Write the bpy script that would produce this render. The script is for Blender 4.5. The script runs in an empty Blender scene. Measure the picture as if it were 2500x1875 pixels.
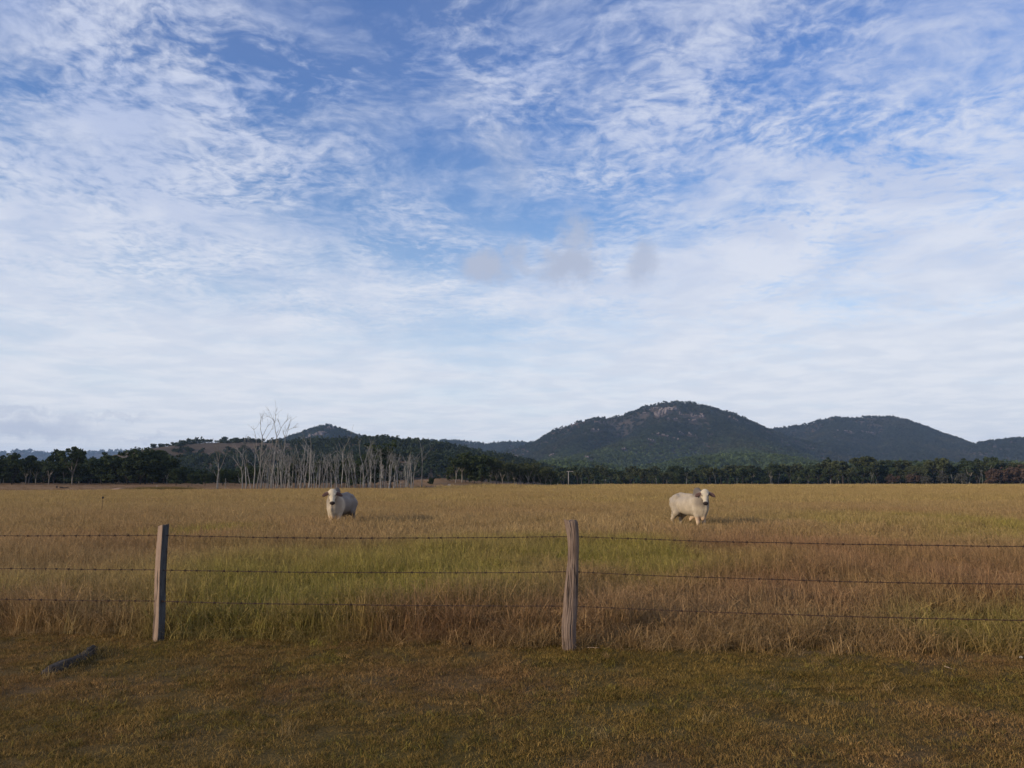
import bpy, bmesh, math, random
import numpy as np
from mathutils import Vector, Matrix, Euler

random.seed(7)
RNG = np.random.default_rng(11)
R = math.radians
SC = bpy.context.scene
COL = SC.collection

# ------------------------------------------------------------------ camera
EYE = 1.6
FPX = 1888.0                                    # focal length in pixels of the 2500 px wide photograph
PITCH = math.atan((1177 - 937.5) / FPX)
cam_d = bpy.data.cameras.new('camera')
cam_d.sensor_width = 36.0
cam_d.lens = 36.0 * FPX / 2500.0
cam_d.clip_start = 0.05
cam_d.clip_end = 40000
cam = bpy.data.objects.new('camera', cam_d)
COL.objects.link(cam)
cam.location = (0, 0, EYE)
cam.rotation_euler = (math.pi / 2 + PITCH, 0, 0)
SC.camera = cam

# ------------------------------------------------------------------ light, exposure
SUN_EL = R(15)
SUN_AZ = Vector((-0.86, -0.51, 0)).normalized()   # horizontal direction towards the sun
to_sun = Vector((SUN_AZ.x * math.cos(SUN_EL), SUN_AZ.y * math.cos(SUN_EL), math.sin(SUN_EL)))
sun_d = bpy.data.lights.new('sun', 'SUN')
sun_d.energy = 3.9
sun_d.angle = R(0.6)
sun_d.color = (1.0, 0.83, 0.60)
sun = bpy.data.objects.new('sun', sun_d)
COL.objects.link(sun)
sun.rotation_euler = to_sun.to_track_quat('Z', 'Y').to_euler()
sun.location = (-20, -12, 20)

SC.view_settings.view_transform = 'Standard'
SC.view_settings.look = 'None'
SC.view_settings.exposure = 0.0
SC.view_settings.gamma = 1.0
SC.view_settings.use_curve_mapping = False
SC.render.engine = 'CYCLES'
SC.cycles.use_denoising = True
SC.cycles.max_bounces = 6
SC.cycles.diffuse_bounces = 3
SC.cycles.transparent_max_bounces = 8
SC.cycles.volume_bounces = 0


def ray(px, py):
    xr = (px - 1250.0) / FPX
    yu = (937.5 - py) / FPX
    c, s = math.cos(PITCH), math.sin(PITCH)
    return xr, c - s * yu, s + c * yu


def at(px, py, depth):
    """Point of the place that stands DEPTH metres ahead in the direction of a photo pixel."""
    x, y, z = ray(px, py)
    k = depth / y
    return Vector((x * k, depth, EYE + z * k))


# ------------------------------------------------------------------ node helpers
class NT:
    def __init__(self, tree):
        self.t = tree
        self.n = tree.nodes
        self.l = tree.links

    def new(self, kind, **kw):
        nd = self.n.new(kind)
        for k, v in kw.items():
            setattr(nd, k, v)
        return nd

    def link(self, a, b):
        self.l.new(a, b)

    def _in(self, sock, v):
        if hasattr(v, 'is_linked') or isinstance(v, bpy.types.NodeSocket):
            self.l.new(v, sock)
        else:
            sock.default_value = v

    def math(self, op, a, b=None, c=None, clamp=False):
        nd = self.n.new('ShaderNodeMath')
        nd.operation = op
        nd.use_clamp = clamp
        self._in(nd.inputs[0], a)
        if b is not None:
            self._in(nd.inputs[1], b)
        if c is not None:
            self._in(nd.inputs[2], c)
        return nd.outputs[0]

    def vmath(self, op, a, b=None, scale=None):
        nd = self.n.new('ShaderNodeVectorMath')
        nd.operation = op
        self._in(nd.inputs[0], a)
        if b is not None:
            self._in(nd.inputs[1], b)
        if scale is not None:
            self._in(nd.inputs['Scale'], scale)
        return nd.outputs['Value'] if op in ('LENGTH', 'DOT_PRODUCT', 'DISTANCE') else nd.outputs['Vector']

    def noise(self, vec, scale, detail=4, rough=0.5, dist=0.0, w=None, out='Fac'):
        nd = self.n.new('ShaderNodeTexNoise')
        if w is not None:
            nd.noise_dimensions = '4D'
            nd.inputs['W'].default_value = w
        self._in(nd.inputs['Vector'], vec)
        nd.inputs['Scale'].default_value = scale
        nd.inputs['Detail'].default_value = detail
        nd.inputs['Roughness'].default_value = rough
        nd.inputs['Distortion'].default_value = dist
        return nd.outputs[out]

    def smooth(self, v, lo, hi, a=0.0, b=1.0):
        nd = self.n.new('ShaderNodeMapRange')
        nd.interpolation_type = 'SMOOTHSTEP'
        self._in(nd.inputs['Value'], v)
        nd.inputs['From Min'].default_value = lo
        nd.inputs['From Max'].default_value = hi
        nd.inputs['To Min'].default_value = a
        nd.inputs['To Max'].default_value = b
        return nd.outputs['Result']

    def mix(self, fac, a, b, mode='MIX'):
        nd = self.n.new('ShaderNodeMix')
        nd.data_type = 'RGBA'
        nd.blend_type = mode
        self._in(nd.inputs[0], fac)
        for s, v in ((nd.inputs[6], a), (nd.inputs[7], b)):
            if isinstance(v, (tuple, list)):
                s.default_value = (v[0], v[1], v[2], 1.0)
            else:
                self.l.new(v, s)
        return nd.outputs[2]

    def sep(self, v):
        nd = self.n.new('ShaderNodeSeparateXYZ')
        self._in(nd.inputs[0], v)
        return nd.outputs

    def comb(self, x, y, z):
        nd = self.n.new('ShaderNodeCombineXYZ')
        for s, v in zip(nd.inputs, (x, y, z)):
            self._in(s, v)
        return nd.outputs[0]


# ------------------------------------------------------------------ sky
def build_world():
    w = bpy.data.worlds.new('World')
    SC.world = w
    w.use_nodes = True
    nt = NT(w.node_tree)
    nt.n.clear()
    STR = 0.10
    out = nt.new('ShaderNodeOutputWorld')
    bg = nt.new('ShaderNodeBackground')
    bg.inputs['Strength'].default_value = STR
    nt.link(bg.outputs[0], out.inputs[0])
    sky = nt.new('ShaderNodeTexSky')
    sky.sky_type = 'NISHITA'
    sky.sun_disc = False
    sky.sun_elevation = SUN_EL
    sky.sun_rotation = math.atan2(SUN_AZ.x, SUN_AZ.y)
    sky.altitude = 200
    sky.air_density = 1.0
    sky.dust_density = 0.6
    sky.ozone_density = 2.0
    tc = nt.new('ShaderNodeTexCoord')
    d = nt.vmath('NORMALIZE', tc.outputs['Generated'])
    sx, sy, sz = nt.sep(d)
    zp = nt.math('MAXIMUM', sz, 0.0)
    den = nt.math('ADD', zp, 0.075)
    P = nt.comb(nt.math('DIVIDE', sx, den), nt.math('DIVIDE', sy, den), 0.0)
    # cloud sheet: large patches, streaks and small cloudlets
    Pw = nt.vmath('ADD', P, nt.vmath('SCALE', nt.vmath('SUBTRACT', nt.noise(P, 1.7, 3, 0.5, 0.0, out='Color'), (0.5, 0.5, 0.5)), scale=0.30))
    Pf = nt.vmath('ADD', Pw, nt.vmath('SCALE', nt.vmath('SUBTRACT', nt.noise(P, 9.0, 3, 0.55, 0.0, out='Color'), (0.5, 0.5, 0.5)), scale=0.06))
    big = nt.noise(nt.vmath('ADD', Pw, (3.7, 1.4, 0.0)), 1.25, 3, 0.55, 0.2)
    mid = nt.noise(nt.vmath('ADD', Pf, (9.1, 4.0, 2.0)), 4.6, 5, 0.62, 0.25)
    small = nt.noise(nt.vmath('ADD', Pf, (1.3, 7.7, 5.0)), 25.0, 4, 0.58, 0.10)
    # streaks of thin high cloud
    rot = nt.new('ShaderNodeMapping')
    rot.inputs['Rotation'].default_value = (0, 0, R(-24))
    rot.inputs['Scale'].default_value = (0.8, 3.0, 1)
    nt.link(Pw, rot.inputs['Vector'])
    streak = nt.noise(rot.outputs[0], 2.4, 6, 0.62, 0.4)
    patchy = nt.smooth(nt.noise(nt.vmath('ADD', Pw, (6.2, 3.3, 1.0)), 1.9, 2, 0.5), 0.35, 0.65, 0.35, 1.25)   # cloudlets crisp in places, run together in others
    low = nt.smooth(sz, 0.02, 0.44, 1.0, 0.0)          # the sheet thickens towards the horizon
    side = nt.smooth(sx, 0.0, 0.5, 0.0, 1.0)
    fine = nt.smooth(sz, 0.06, 0.36, 0.10, 1.0)        # far off the cloudlets run together
    cov = nt.math('MULTIPLY', nt.math('SUBTRACT', big, 0.5), 1.35)
    cov = nt.math('ADD', cov, nt.math('MULTIPLY', nt.math('MULTIPLY', nt.math('SUBTRACT', mid, 0.5), 1.10), fine))
    cov = nt.math('ADD', cov, nt.math('MULTIPLY', nt.math('MULTIPLY', nt.math('SUBTRACT', small, 0.5), 1.15), nt.math('MULTIPLY', fine, patchy)))
    cov = nt.math('ADD', cov, nt.math('MULTIPLY', nt.math('SUBTRACT', streak, 0.5), 0.40))
    cov = nt.math('ADD', cov, nt.math('MULTIPLY', low, 0.34))
    cov = nt.math('ADD', cov, nt.math('MULTIPLY', side, 0.15))
    gap = nt.smooth(nt.math('ABSOLUTE', nt.math('ADD', sx, 0.05)), 0.0, 0.33, 0.17, 0.0)
    cov = nt.math('SUBTRACT', cov, gap)
    cl = nt.smooth(cov, -0.38, 0.42, 0.08, 0.93)
    veil = nt.smooth(sz, 0.0, 0.40, 0.93, 0.05)
    cl = nt.math('SUBTRACT', 1.0, nt.math('MULTIPLY', nt.math('SUBTRACT', 1.0, cl), nt.math('SUBTRACT', 1.0, veil)))
    shade = nt.noise(nt.vmath('ADD', Pf, (5.0, 2.0, 9.0)), 3.1, 4, 0.55)
    c_hi = nt.mix(nt.smooth(sz, 0.05, 0.5), (0.83, 0.855, 0.915), (0.66, 0.71, 0.86))
    c_lo = nt.mix(nt.smooth(sz, 0.05, 0.5), (0.74, 0.785, 0.870), (0.49, 0.57, 0.80))
    ccol = nt.mix(nt.smooth(shade, 0.35, 0.65), c_lo, c_hi)
    ccol = nt.mix(1.0, ccol, (1 / STR, 1 / STR, 1 / STR), 'MULTIPLY')
    # clear sky, a little deeper overhead
    blue = nt.mix(1.0, sky.outputs[0], nt.mix(nt.smooth(sz, 0.12, 0.55), (0.92, 1.50, 1.85), (0.56, 1.10, 1.90)), 'MULTIPLY')
    col = nt.mix(cl, blue, ccol)
    # low grey scraps of cumulus drifting below the sheet
    scraps = [(1185, 652, 0.048, 0.026, 1.0), (1264, 632, 0.020, 0.034, .7), (1288, 652, 0.026, 0.016, .6), (1386, 645, 0.052, 0.030, 1.0), (1410, 580, 0.030, 0.044, .80),
              (1570, 642, 0.030, 0.036, .80), (1232, 362, 0.040, 0.034, .30), (1262, 430, 0.03, 0.03, .25),
              (60, 1045, 0.10, 0.020, .6), (30, 1000, 0.06, 0.006, .4), (290, 1020, 0.05, 0.004, .3), (345, 1075, 0.04, 0.005, .3)]
    wob = nt.vmath('SCALE', nt.vmath('SUBTRACT', nt.noise(d, 26, 7, 0.66, 0.2, out='Color'), (0.5, 0.5, 0.5)), scale=0.060)
    dw = nt.vmath('ADD', d, wob)
    acc = None
    for px, py, a, b, k in scraps:
        v = Vector(ray(px, py)).normalized()
        q = nt.vmath('MULTIPLY', nt.vmath('SUBTRACT', dw, tuple(v)), (1 / a, 1 / a, 1 / b))
        m = nt.smooth(nt.vmath('LENGTH', q), 1.05, 0.25, 0.0, k)
        acc = m if acc is None else nt.math('MAXIMUM', acc, m)
    g = (0.46 / STR, 0.52 / STR, 0.67 / STR)
    col = nt.mix(acc, col, g)
    nt.link(col, bg.inputs['Color'])


build_world()


# ------------------------------------------------------------------ numeric noise
def _hash(ix, iy, seed):
    h = (ix.astype(np.int64) * 374761393 + iy.astype(np.int64) * 668265263 + seed * 1274126177) & 0x7fffffff
    h = ((h ^ (h >> 13)) * 1274126177) & 0x7fffffff
    return ((h ^ (h >> 16)) & 0xffff) / 65535.0


def vnoise(x, y, seed=0):
    x = np.asarray(x, float); y = np.asarray(y, float)
    ix = np.floor(x); iy = np.floor(y)
    fx = x - ix; fy = y - iy
    ux = fx * fx * (3 - 2 * fx); uy = fy * fy * (3 - 2 * fy)
    a = _hash(ix, iy, seed); b = _hash(ix + 1, iy, seed)
    c = _hash(ix, iy + 1, seed); d = _hash(ix + 1, iy + 1, seed)
    return (a * (1 - ux) + b * ux) * (1 - uy) + (c * (1 - ux) + d * ux) * uy


def fbm(x, y, octs=4, seed=0):
    s = 0.0; a = 0.5; t = 0.0
    for o in range(octs):
        s = s + a * vnoise(np.asarray(x) * 2 ** o + 17.3 * o, np.asarray(y) * 2 ** o - 9.1 * o, seed + o)
        t += a; a *= 0.5
    return s / t


def sstep(v, lo, hi):
    t = np.clip((np.asarray(v, float) - lo) / (hi - lo), 0, 1)
    return t * t * (3 - 2 * t)


# ------------------------------------------------------------------ the lie of the land
FENCE_A = np.array([-3.67, 8.06])
FENCE_B = np.array([0.56, 7.55])
FDIR = (FENCE_B - FENCE_A) / np.linalg.norm(FENCE_B - FENCE_A)


def fence_y(x):
    return FENCE_A[1] + (np.asarray(x, float) - FENCE_A[0]) * FDIR[1] / FDIR[0]


def land(x, y):
    x = np.asarray(x, float); y = np.asarray(y, float)
    r = np.maximum(np.hypot(x, y), 1.0)
    a = np.where(y > 1, x / np.maximum(y, 1.0), np.sign(x) * 2)
    amp = np.interp(a, [-3, -0.62, -0.40, -0.2, -0.09, -0.02, 0.05, 3], [1.0, 1.1, 1.1, 1.2, 3.0, 1.0, 0.0, 0.0])
    h = amp * sstep(y, 165, 300)
    h = h + 6.0 * sstep(r, 620, 1200) * (y > 0)
    h = h + 0.10 * (fbm(x / 6.0, y / 6.0, 3, 5) - 0.5) * sstep(r, 3, 8)
    h = h + 0.25 * (fbm(x / 40.0, y / 40.0, 2, 9) - 0.5) * sstep(y, 20, 60)
    return h


def land1(x, y):
    return float(land(np.array([x]), np.array([y]))[0])


def field_end(x, y):
    a = np.asarray(x, float) / np.maximum(np.asarray(y, float), 1.0)
    return np.interp(a, [-0.7, -0.30, -0.12, 0.0, 0.13, 0.7], [118, 132, 168, 250, 405, 412])


STRAW = np.array([0.405, 0.285, 0.125])
ROSE = np.array([0.295, 0.158, 0.080])
GOLD = np.array([0.395, 0.288, 0.108])
GREEN = np.array([0.290, 0.258, 0.046])
SOIL = np.array([0.215, 0.128, 0.062])


def blob(x, y, cx, cy, rx, ry):
    return np.exp(-(((x - cx) / rx) ** 2 + ((y - cy) / ry) ** 2))


def field_colour(x, y):
    """Colour of the standing grass at a place: straw, reddish seed-grass, gold and green patches."""
    x = np.asarray(x, float); y = np.asarray(y, float)
    n1 = fbm(x / 2.6 + 3, y / 4.5, 4, 21)
    n2 = fbm(x / 9.0 - 7, y / 11.0, 3, 33)
    n3 = fbm(x / 1.1, y / 1.4, 3, 47)
    green = 1.25 * blob(x, y, -2.6, 10.4, 2.3, 2.3) + 1.25 * blob(x, y, 0.2, 15.5, 3.2, 3.4) + 0.9 * blob(x, y, -0.4, 10.8, 2.0, 1.7) + 0.7 * blob(x, y, -3.6, 14.0, 2.6, 2.2)
    green = green + 0.6 * blob(x, y, 2.4, 12.5, 1.4, 2.5) + 0.75 * blob(x, y, 15, 24, 6, 9) + 0.45 * blob(x, y, -6.8, 9.9, 1.6, 1.2) + 0.5 * blob(x, y, 4.6, 7.9, 2.4, 0.6) + 0.6 * blob(x, y, -8.5, 21, 3, 3)
    green = np.clip(green * (0.35 + 1.3 * n1) + 0.9 * (n1 - 0.60) + 0.35 * (n3 - 0.5), 0, 1)
    rose = 1.25 * blob(x, y, 4.4, 11.4, 3.6, 4.2) + 0.85 * blob(x, y, 6.8, 19, 5, 7) + 0.9 * blob(x, y, -0.9, 8.35, 1.7, 0.55) + 0.5 * blob(x, y, -7.5, 17, 5, 5) + 0.5 * blob(x, y, -6, 8.8, 1.8, 0.8)
    rose = np.clip(rose * (0.6 + 0.8 * n2) + 1.1 * (n2 - 0.52), 0, 1)
    gold = sstep(y, 24, 60) * (0.55 + 0.45 * sstep(x / np.maximum(y, 1), -0.35, 0.15))
    c = STRAW[None] * np.ones((x.size, 1))
    c = c + (GOLD - c) * gold.reshape(-1, 1)
    c = c + (ROSE - c) * (rose * (1 - 0.45 * gold)).reshape(-1, 1)
    c = c + (GREEN - c) * (green * (1 - 0.6 * gold)).reshape(-1, 1)
    far = sstep(y - field_end(x, y), -6, 8)
    soil = SOIL * (0.8 + 0.5 * fbm(x / 9, y / 14, 3, 61)).reshape(-1, 1)
    litter = (sstep(y, 395, 425) * sstep(x / np.maximum(y, 1), -0.02, 0.08)).reshape(-1, 1)      # leaf litter under the far belts
    soil = soil + (np.array([0.060, 0.050, 0.032]) - soil) * litter
    c = c + (soil - c) * far.reshape(-1, 1)
    return c


def verge_colour(x, y):
    n1 = fbm(np.asarray(x) / 0.8, np.asarray(y) / 0.9, 4, 71)
    n2 = fbm(np.asarray(x) / 0.33, np.asarray(y) / 0.3, 3, 77)
    g = np.array([0.122, 0.092, 0.030]); b = np.array([0.140, 0.094, 0.043])
    m = np.clip(1.9 * (n1 - 0.5) + 0.9 * (n2 - 0.5) + 0.42, 0, 1).reshape(-1, 1)
    return g + (b - g) * m


# ------------------------------------------------------------------ mesh helpers
class MB:
    def __init__(self):
        self.v = []; self.f = []; self.n = 0; self.a = []

    def add(self, verts, faces, attr=None):
        verts = np.asarray(verts, float).reshape(-1, 3)
        o = self.n
        self.v.append(verts)
        self.f.extend([tuple(i + o for i in f) for f in faces])
        self.a.append(np.full(len(verts), 0.0) if attr is None else np.broadcast_to(np.asarray(attr, float), (len(verts),)))
        self.n += len(verts)

    def tube(self, pts, radii, n=6, cap=True):
        pts = [Vector(p) for p in pts]
        rings = []
        prev = None
        for i, p in enumerate(pts):
            t = (pts[min(i + 1, len(pts) - 1)] - pts[max(i - 1, 0)])
            t = t.normalized() if t.length > 1e-9 else Vector((0, 0, 1))
            u = t.orthogonal().normalized() if prev is None else (prev - t * prev.dot(t))
            u = u.normalized() if u.length > 1e-6 else t.orthogonal().normalized()
            prev = u
            w = t.cross(u)
            rings.append([p + (u * math.cos(2 * math.pi * k / n) + w * math.sin(2 * math.pi * k / n)) * radii[i] for k in range(n)])
        vs = [q for r in rings for q in r]
        fs = []
        for i in range(len(rings) - 1):
            for k in range(n):
                a = i * n + k; b = i * n + (k + 1) % n
                fs.append((a, b, b + n, a + n))
        if cap:
            fs.append(tuple(range(n))[::-1])
            fs.append(tuple((len(rings) - 1) * n + k for k in range(n)))
        self.add([tuple(q) for q in vs], fs)

    def mesh(self, name, mat=None, smooth=False, attr_name=None):
        me = bpy.data.meshes.new(name)
        v = np.concatenate(self.v) if self.v else np.zeros((0, 3))
        me.from_pydata(v.tolist(), [], self.f)
        if attr_name:
            at_ = me.attributes.new(attr_name, 'FLOAT', 'POINT')
            at_.data.foreach_set('value', np.concatenate(self.a).astype(np.float32))
        if mat is not None:
            me.materials.append(mat)
        if smooth:
            me.polygons.foreach_set('use_smooth', [True] * len(me.polygons))
        me.update()
        return me


def obj(name, me, parent=None, loc=(0, 0, 0)):
    o = bpy.data.objects.new(name, me)
    o.location = loc
    COL.objects.link(o)
    if parent is not None:
        o.parent = parent
    return o


def tag(o, label=None, cat=None, group=None, kind=None):
    if label: o['label'] = label
    if cat: o['category'] = cat
    if group: o['group'] = group
    if kind: o['kind'] = kind
    return o


def empty(name, loc, label, cat, group=None, rz=0.0):
    o = bpy.data.objects.new(name, None)
    o.empty_display_size = 0.2
    o.location = loc
    o.rotation_euler = (0, 0, rz)
    COL.objects.link(o)
    return tag(o, label, cat, group)


# ------------------------------------------------------------------ materials
def mat_new(name):
    m = bpy.data.materials.new(name)
    m.use_nodes = True
    nt = NT(m.node_tree)
    nt.n.clear()
    out = nt.new('ShaderNodeOutputMaterial')
    return m, nt, out


def principled(nt, out, col, rough=0.85, spec=0.2, normal=None):
    b = nt.new('ShaderNodeBsdfPrincipled')
    if isinstance(col, (tuple, list)):
        b.inputs['Base Color'].default_value = (col[0], col[1], col[2], 1)
    else:
        nt.link(col, b.inputs['Base Color'])
    b.inputs['Roughness'].default_value = rough
    b.inputs['Specular IOR Level'].default_value = spec
    if normal is not None:
        nt.link(normal, b.inputs['Normal'])
    nt.link(b.outputs[0], out.inputs[0])
    return b


def bump(nt, height, strength=0.5, dist=0.01):
    b = nt.new('ShaderNodeBump')
    b.inputs['Strength'].default_value = strength
    b.inputs['Distance'].default_value = dist
    nt.link(height, b.inputs['Height'])
    return b.outputs[0]


def attr(nt, name, kind='GEOMETRY', out='Fac'):
    a = nt.new('ShaderNodeAttribute', attribute_name=name)
    a.attribute_type = kind
    return a.outputs[out]


def make_grass_mat(name, tip=None, tip_amt=0.0, transl=0.3, fleck=0.42):
    m, nt, out = mat_new(name)
    tint = attr(nt, 'tint', 'INSTANCER', 'Color')
    bv = attr(nt, 'bv')
    bt = attr(nt, 'bt')
    k = nt.math('MULTIPLY_ADD', bv, 0.75, 0.62)
    c = nt.mix(1.0, tint, nt.comb(k, k, k), 'MULTIPLY')
    # individual blades: some paler straw, some greener
    c = nt.mix(nt.smooth(bv, 0.80, 0.97, 0.0, fleck), c, (0.42, 0.30, 0.14))
    c = nt.mix(nt.smooth(bv, 0.20, 0.05, 0.0, 0.30), c, (0.13, 0.120, 0.03))
    if tip:
        c = nt.mix(nt.smooth(bt, 0.62, 0.95, 0.0, tip_amt), c, tip)
    d = nt.new('ShaderNodeBsdfDiffuse')
    t = nt.new('ShaderNodeBsdfTranslucent')
    nt.link(c, d.inputs[0]); nt.link(c, t.inputs[0])
    mx = nt.new('ShaderNodeMixShader')
    mx.inputs[0].default_value = transl
    nt.link(d.outputs[0], mx.inputs[1]); nt.link(t.outputs[0], mx.inputs[2])
    nt.link(mx.outputs[0], out.inputs[0])
    return m


def make_leaf_mat(name, c1, c2, transl=0.22, tinted=False):
    m, nt, out = mat_new(name)
    oi = nt.new('ShaderNodeObjectInfo')
    lv = attr(nt, 'lv')
    c = nt.mix(lv, c1, c2)
    k = nt.math('MULTIPLY_ADD', oi.outputs['Random'], 0.55, 0.72)
    c = nt.mix(1.0, c, nt.comb(k, k, k), 'MULTIPLY')
    if tinted:
        c = nt.mix(1.0, c, attr(nt, 'tint', 'INSTANCER', 'Color'), 'MULTIPLY')
    d = nt.new('ShaderNodeBsdfDiffuse')
    t = nt.new('ShaderNodeBsdfTranslucent')
    nt.link(c, d.inputs[0]); nt.link(c, t.inputs[0])
    mx = nt.new('ShaderNodeMixShader')
    mx.inputs[0].default_value = transl
    nt.link(d.outputs[0], mx.inputs[1]); nt.link(t.outputs[0], mx.inputs[2])
    nt.link(mx.outputs[0], out.inputs[0])
    return m


def make_bark_mat(name, c1, c2, scale=3.0):
    m, nt, out = mat_new(name)
    g = nt.new('ShaderNodeNewGeometry')
    p = nt.vmath('MULTIPLY', g.outputs['Position'], (1, 1, 0.25))
    n = nt.noise(p, scale, 4, 0.6, 0.3)
    oi = nt.new('ShaderNodeObjectInfo')
    c = nt.mix(nt.smooth(n, 0.35, 0.65), c1, c2)
    k = nt.math('MULTIPLY_ADD', oi.outputs['Random'], 0.45, 0.75)
    c = nt.mix(1.0, c, nt.comb(k, k, k), 'MULTIPLY')
    principled(nt, out, c, 0.9, 0.1)
    return m


def make_ground_mat():
    m, nt, out = mat_new('soil_and_thatch')
    g = nt.new('ShaderNodeNewGeometry')
    c = attr(nt, 'albedo', out='Color')
    n = nt.noise(g.outputs['Position'], 38, 5, 0.65, 0.4)
    n2 = nt.noise(g.outputs['Position'], 2.1, 5, 0.6, 0.3)
    k = nt.math('ADD', nt.math('MULTIPLY', nt.smooth(n, 0.3, 0.7), 0.6), nt.math('MULTIPLY', n2, 0.7))
    k = nt.math('ADD', k, 0.32)
    c = nt.mix(1.0, c, nt.comb(k, k, k), 'MULTIPLY')
    principled(nt, out, c, 0.95, 0.05, bump(nt, n, 0.7, 0.02))
    return m


def make_hill_mat(name, c1, c2, scale=0.012):
    m, nt, out = mat_new(name)
    g = nt.new('ShaderNodeNewGeometry')
    n = nt.noise(g.outputs['Position'], scale, 6, 0.65, 0.5)
    n2 = nt.noise(g.outputs['Position'], scale * 9, 4, 0.6, 0.2)
    f = nt.math('ADD', nt.math('MULTIPLY', n, 0.7), nt.math('MULTIPLY', n2, 0.3))
    principled(nt, out, nt.mix(nt.smooth(f, 0.38, 0.62), c1, c2), 0.95, 0.05)
    return m


def make_wood_mat(name, c1, c2, c3, zscale=0.08):
    m, nt, out = mat_new(name)
    tc = nt.new('ShaderNodeTexCoord')
    p = nt.vmath('MULTIPLY', tc.outputs['Object'], (1, 1, zscale))
    n = nt.noise(p, 55, 6, 0.65, 0.6)
    n2 = nt.noise(tc.outputs['Object'], 7, 4, 0.6, 0.4)
    crack = nt.smooth(nt.noise(p, 26, 3, 0.5, 0.8), 0.42, 0.36)
    c = nt.mix(nt.smooth(n, 0.35, 0.65), c1, c2)
    c = nt.mix(nt.smooth(n2, 0.5, 0.72, 0, 0.55), c, c3)
    c = nt.mix(nt.math('MULTIPLY', crack, 0.75), c, (0.028, 0.022, 0.018))
    h = nt.math('SUBTRACT', n, nt.math('MULTIPLY', crack, 0.8))
    principled(nt, out, c, 0.9, 0.15, bump(nt, h, 0.9, 0.006))
    return m


M = {}
M['ground'] = make_ground_mat()
M['tall_grass'] = make_grass_mat('tall_grass', (0.345, 0.215, 0.120), 0.36, 0.35)
M['verge_grass'] = make_grass_mat('verge_grass', None, 0, 0.25, 0.10)
M['gum_leaf'] = make_leaf_mat('gum_leaf', (0.026, 0.038, 0.020), (0.062, 0.076, 0.036))
M['olive_leaf'] = make_leaf_mat('olive_leaf', (0.040, 0.048, 0.026), (0.088, 0.095, 0.045))
M['rust_leaf'] = make_leaf_mat('rust_leaf', (0.062, 0.043, 0.034), (0.100, 0.066, 0.050))
M['grey_leaf'] = make_leaf_mat('grey_leaf', (0.062, 0.062, 0.050), (0.110, 0.105, 0.085))
M['forest_leaf'] = make_leaf_mat('forest_leaf', (0.028, 0.038, 0.024), (0.045, 0.058, 0.032), tinted=True)
M['dead_bark'] = make_bark_mat('dead_bark', (0.250, 0.240, 0.227), (0.142, 0.136, 0.128))
M['gum_bark'] = make_bark_mat('gum_bark', (0.26, 0.235, 0.205), (0.12, 0.105, 0.09))
M['dark_bark'] = make_bark_mat('dark_bark', (0.06, 0.05, 0.045), (0.03, 0.026, 0.024))
M['hill_brown'] = make_hill_mat('hill_dry_grass', (0.068, 0.052, 0.038), (0.112, 0.080, 0.055))
M['hill_forest'] = make_hill_mat('hill_forest_floor', (0.045, 0.042, 0.032), (0.085, 0.062, 0.050))
M['rock'] = make_hill_mat('granite', (0.235, 0.195, 0.185), (0.115, 0.095, 0.092), 0.20)
M['post_a'] = make_wood_mat('weathered_post', (0.220, 0.158, 0.122), (0.140, 0.098, 0.076), (0.250, 0.190, 0.150))
M['post_b'] = make_wood_mat('split_post', (0.290, 0.205, 0.155), (0.215, 0.150, 0.115), (0.33, 0.245, 0.19))
M['post_dark'] = make_wood_mat('shaded_post', (0.085, 0.085, 0.085), (0.050, 0.050, 0.052), (0.11, 0.105, 0.10))  # darker wood, with the shade of the post's sunless side in its colour
M['log'] = make_wood_mat('grey_log', (0.060, 0.048, 0.038), (0.028, 0.023, 0.019), (0.080, 0.065, 0.053))
M['stick'] = make_wood_mat('pale_stick', (0.34, 0.25, 0.17), (0.24, 0.17, 0.12), (0.40, 0.30, 0.21))
m, nt, out = mat_new('rusty_wire')
g = nt.new('ShaderNodeNewGeometry')
principled(nt, out, nt.mix(nt.noise(g.outputs['Position'], 40, 3), (0.030, 0.019, 0.014), (0.085, 0.042, 0.026)), 0.75, 0.3)
M['wire'] = m
m, nt, out = mat_new('grey_pole')
g = nt.new('ShaderNodeNewGeometry')
principled(nt, out, nt.mix(nt.noise(g.outputs['Position'], 2, 3), (0.36, 0.33, 0.30), (0.28, 0.25, 0.23)), 0.85, 0.2)
M['pole'] = m
m, nt, out = mat_new('pale_stone')
g = nt.new('ShaderNodeNewGeometry')
principled(nt, out, nt.mix(nt.noise(g.outputs['Position'], 3, 4), (0.55, 0.49, 0.42), (0.40, 0.35, 0.30)), 0.9, 0.2)
M['stone'] = m
m, nt, out = mat_new('pale_dirt')
g = nt.new('ShaderNodeNewGeometry')
principled(nt, out, nt.mix(nt.noise(g.outputs['Position'], 1.2, 5), (0.34, 0.23, 0.16), (0.22, 0.14, 0.10)), 0.95, 0.05)
M['dirt'] = m


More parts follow.
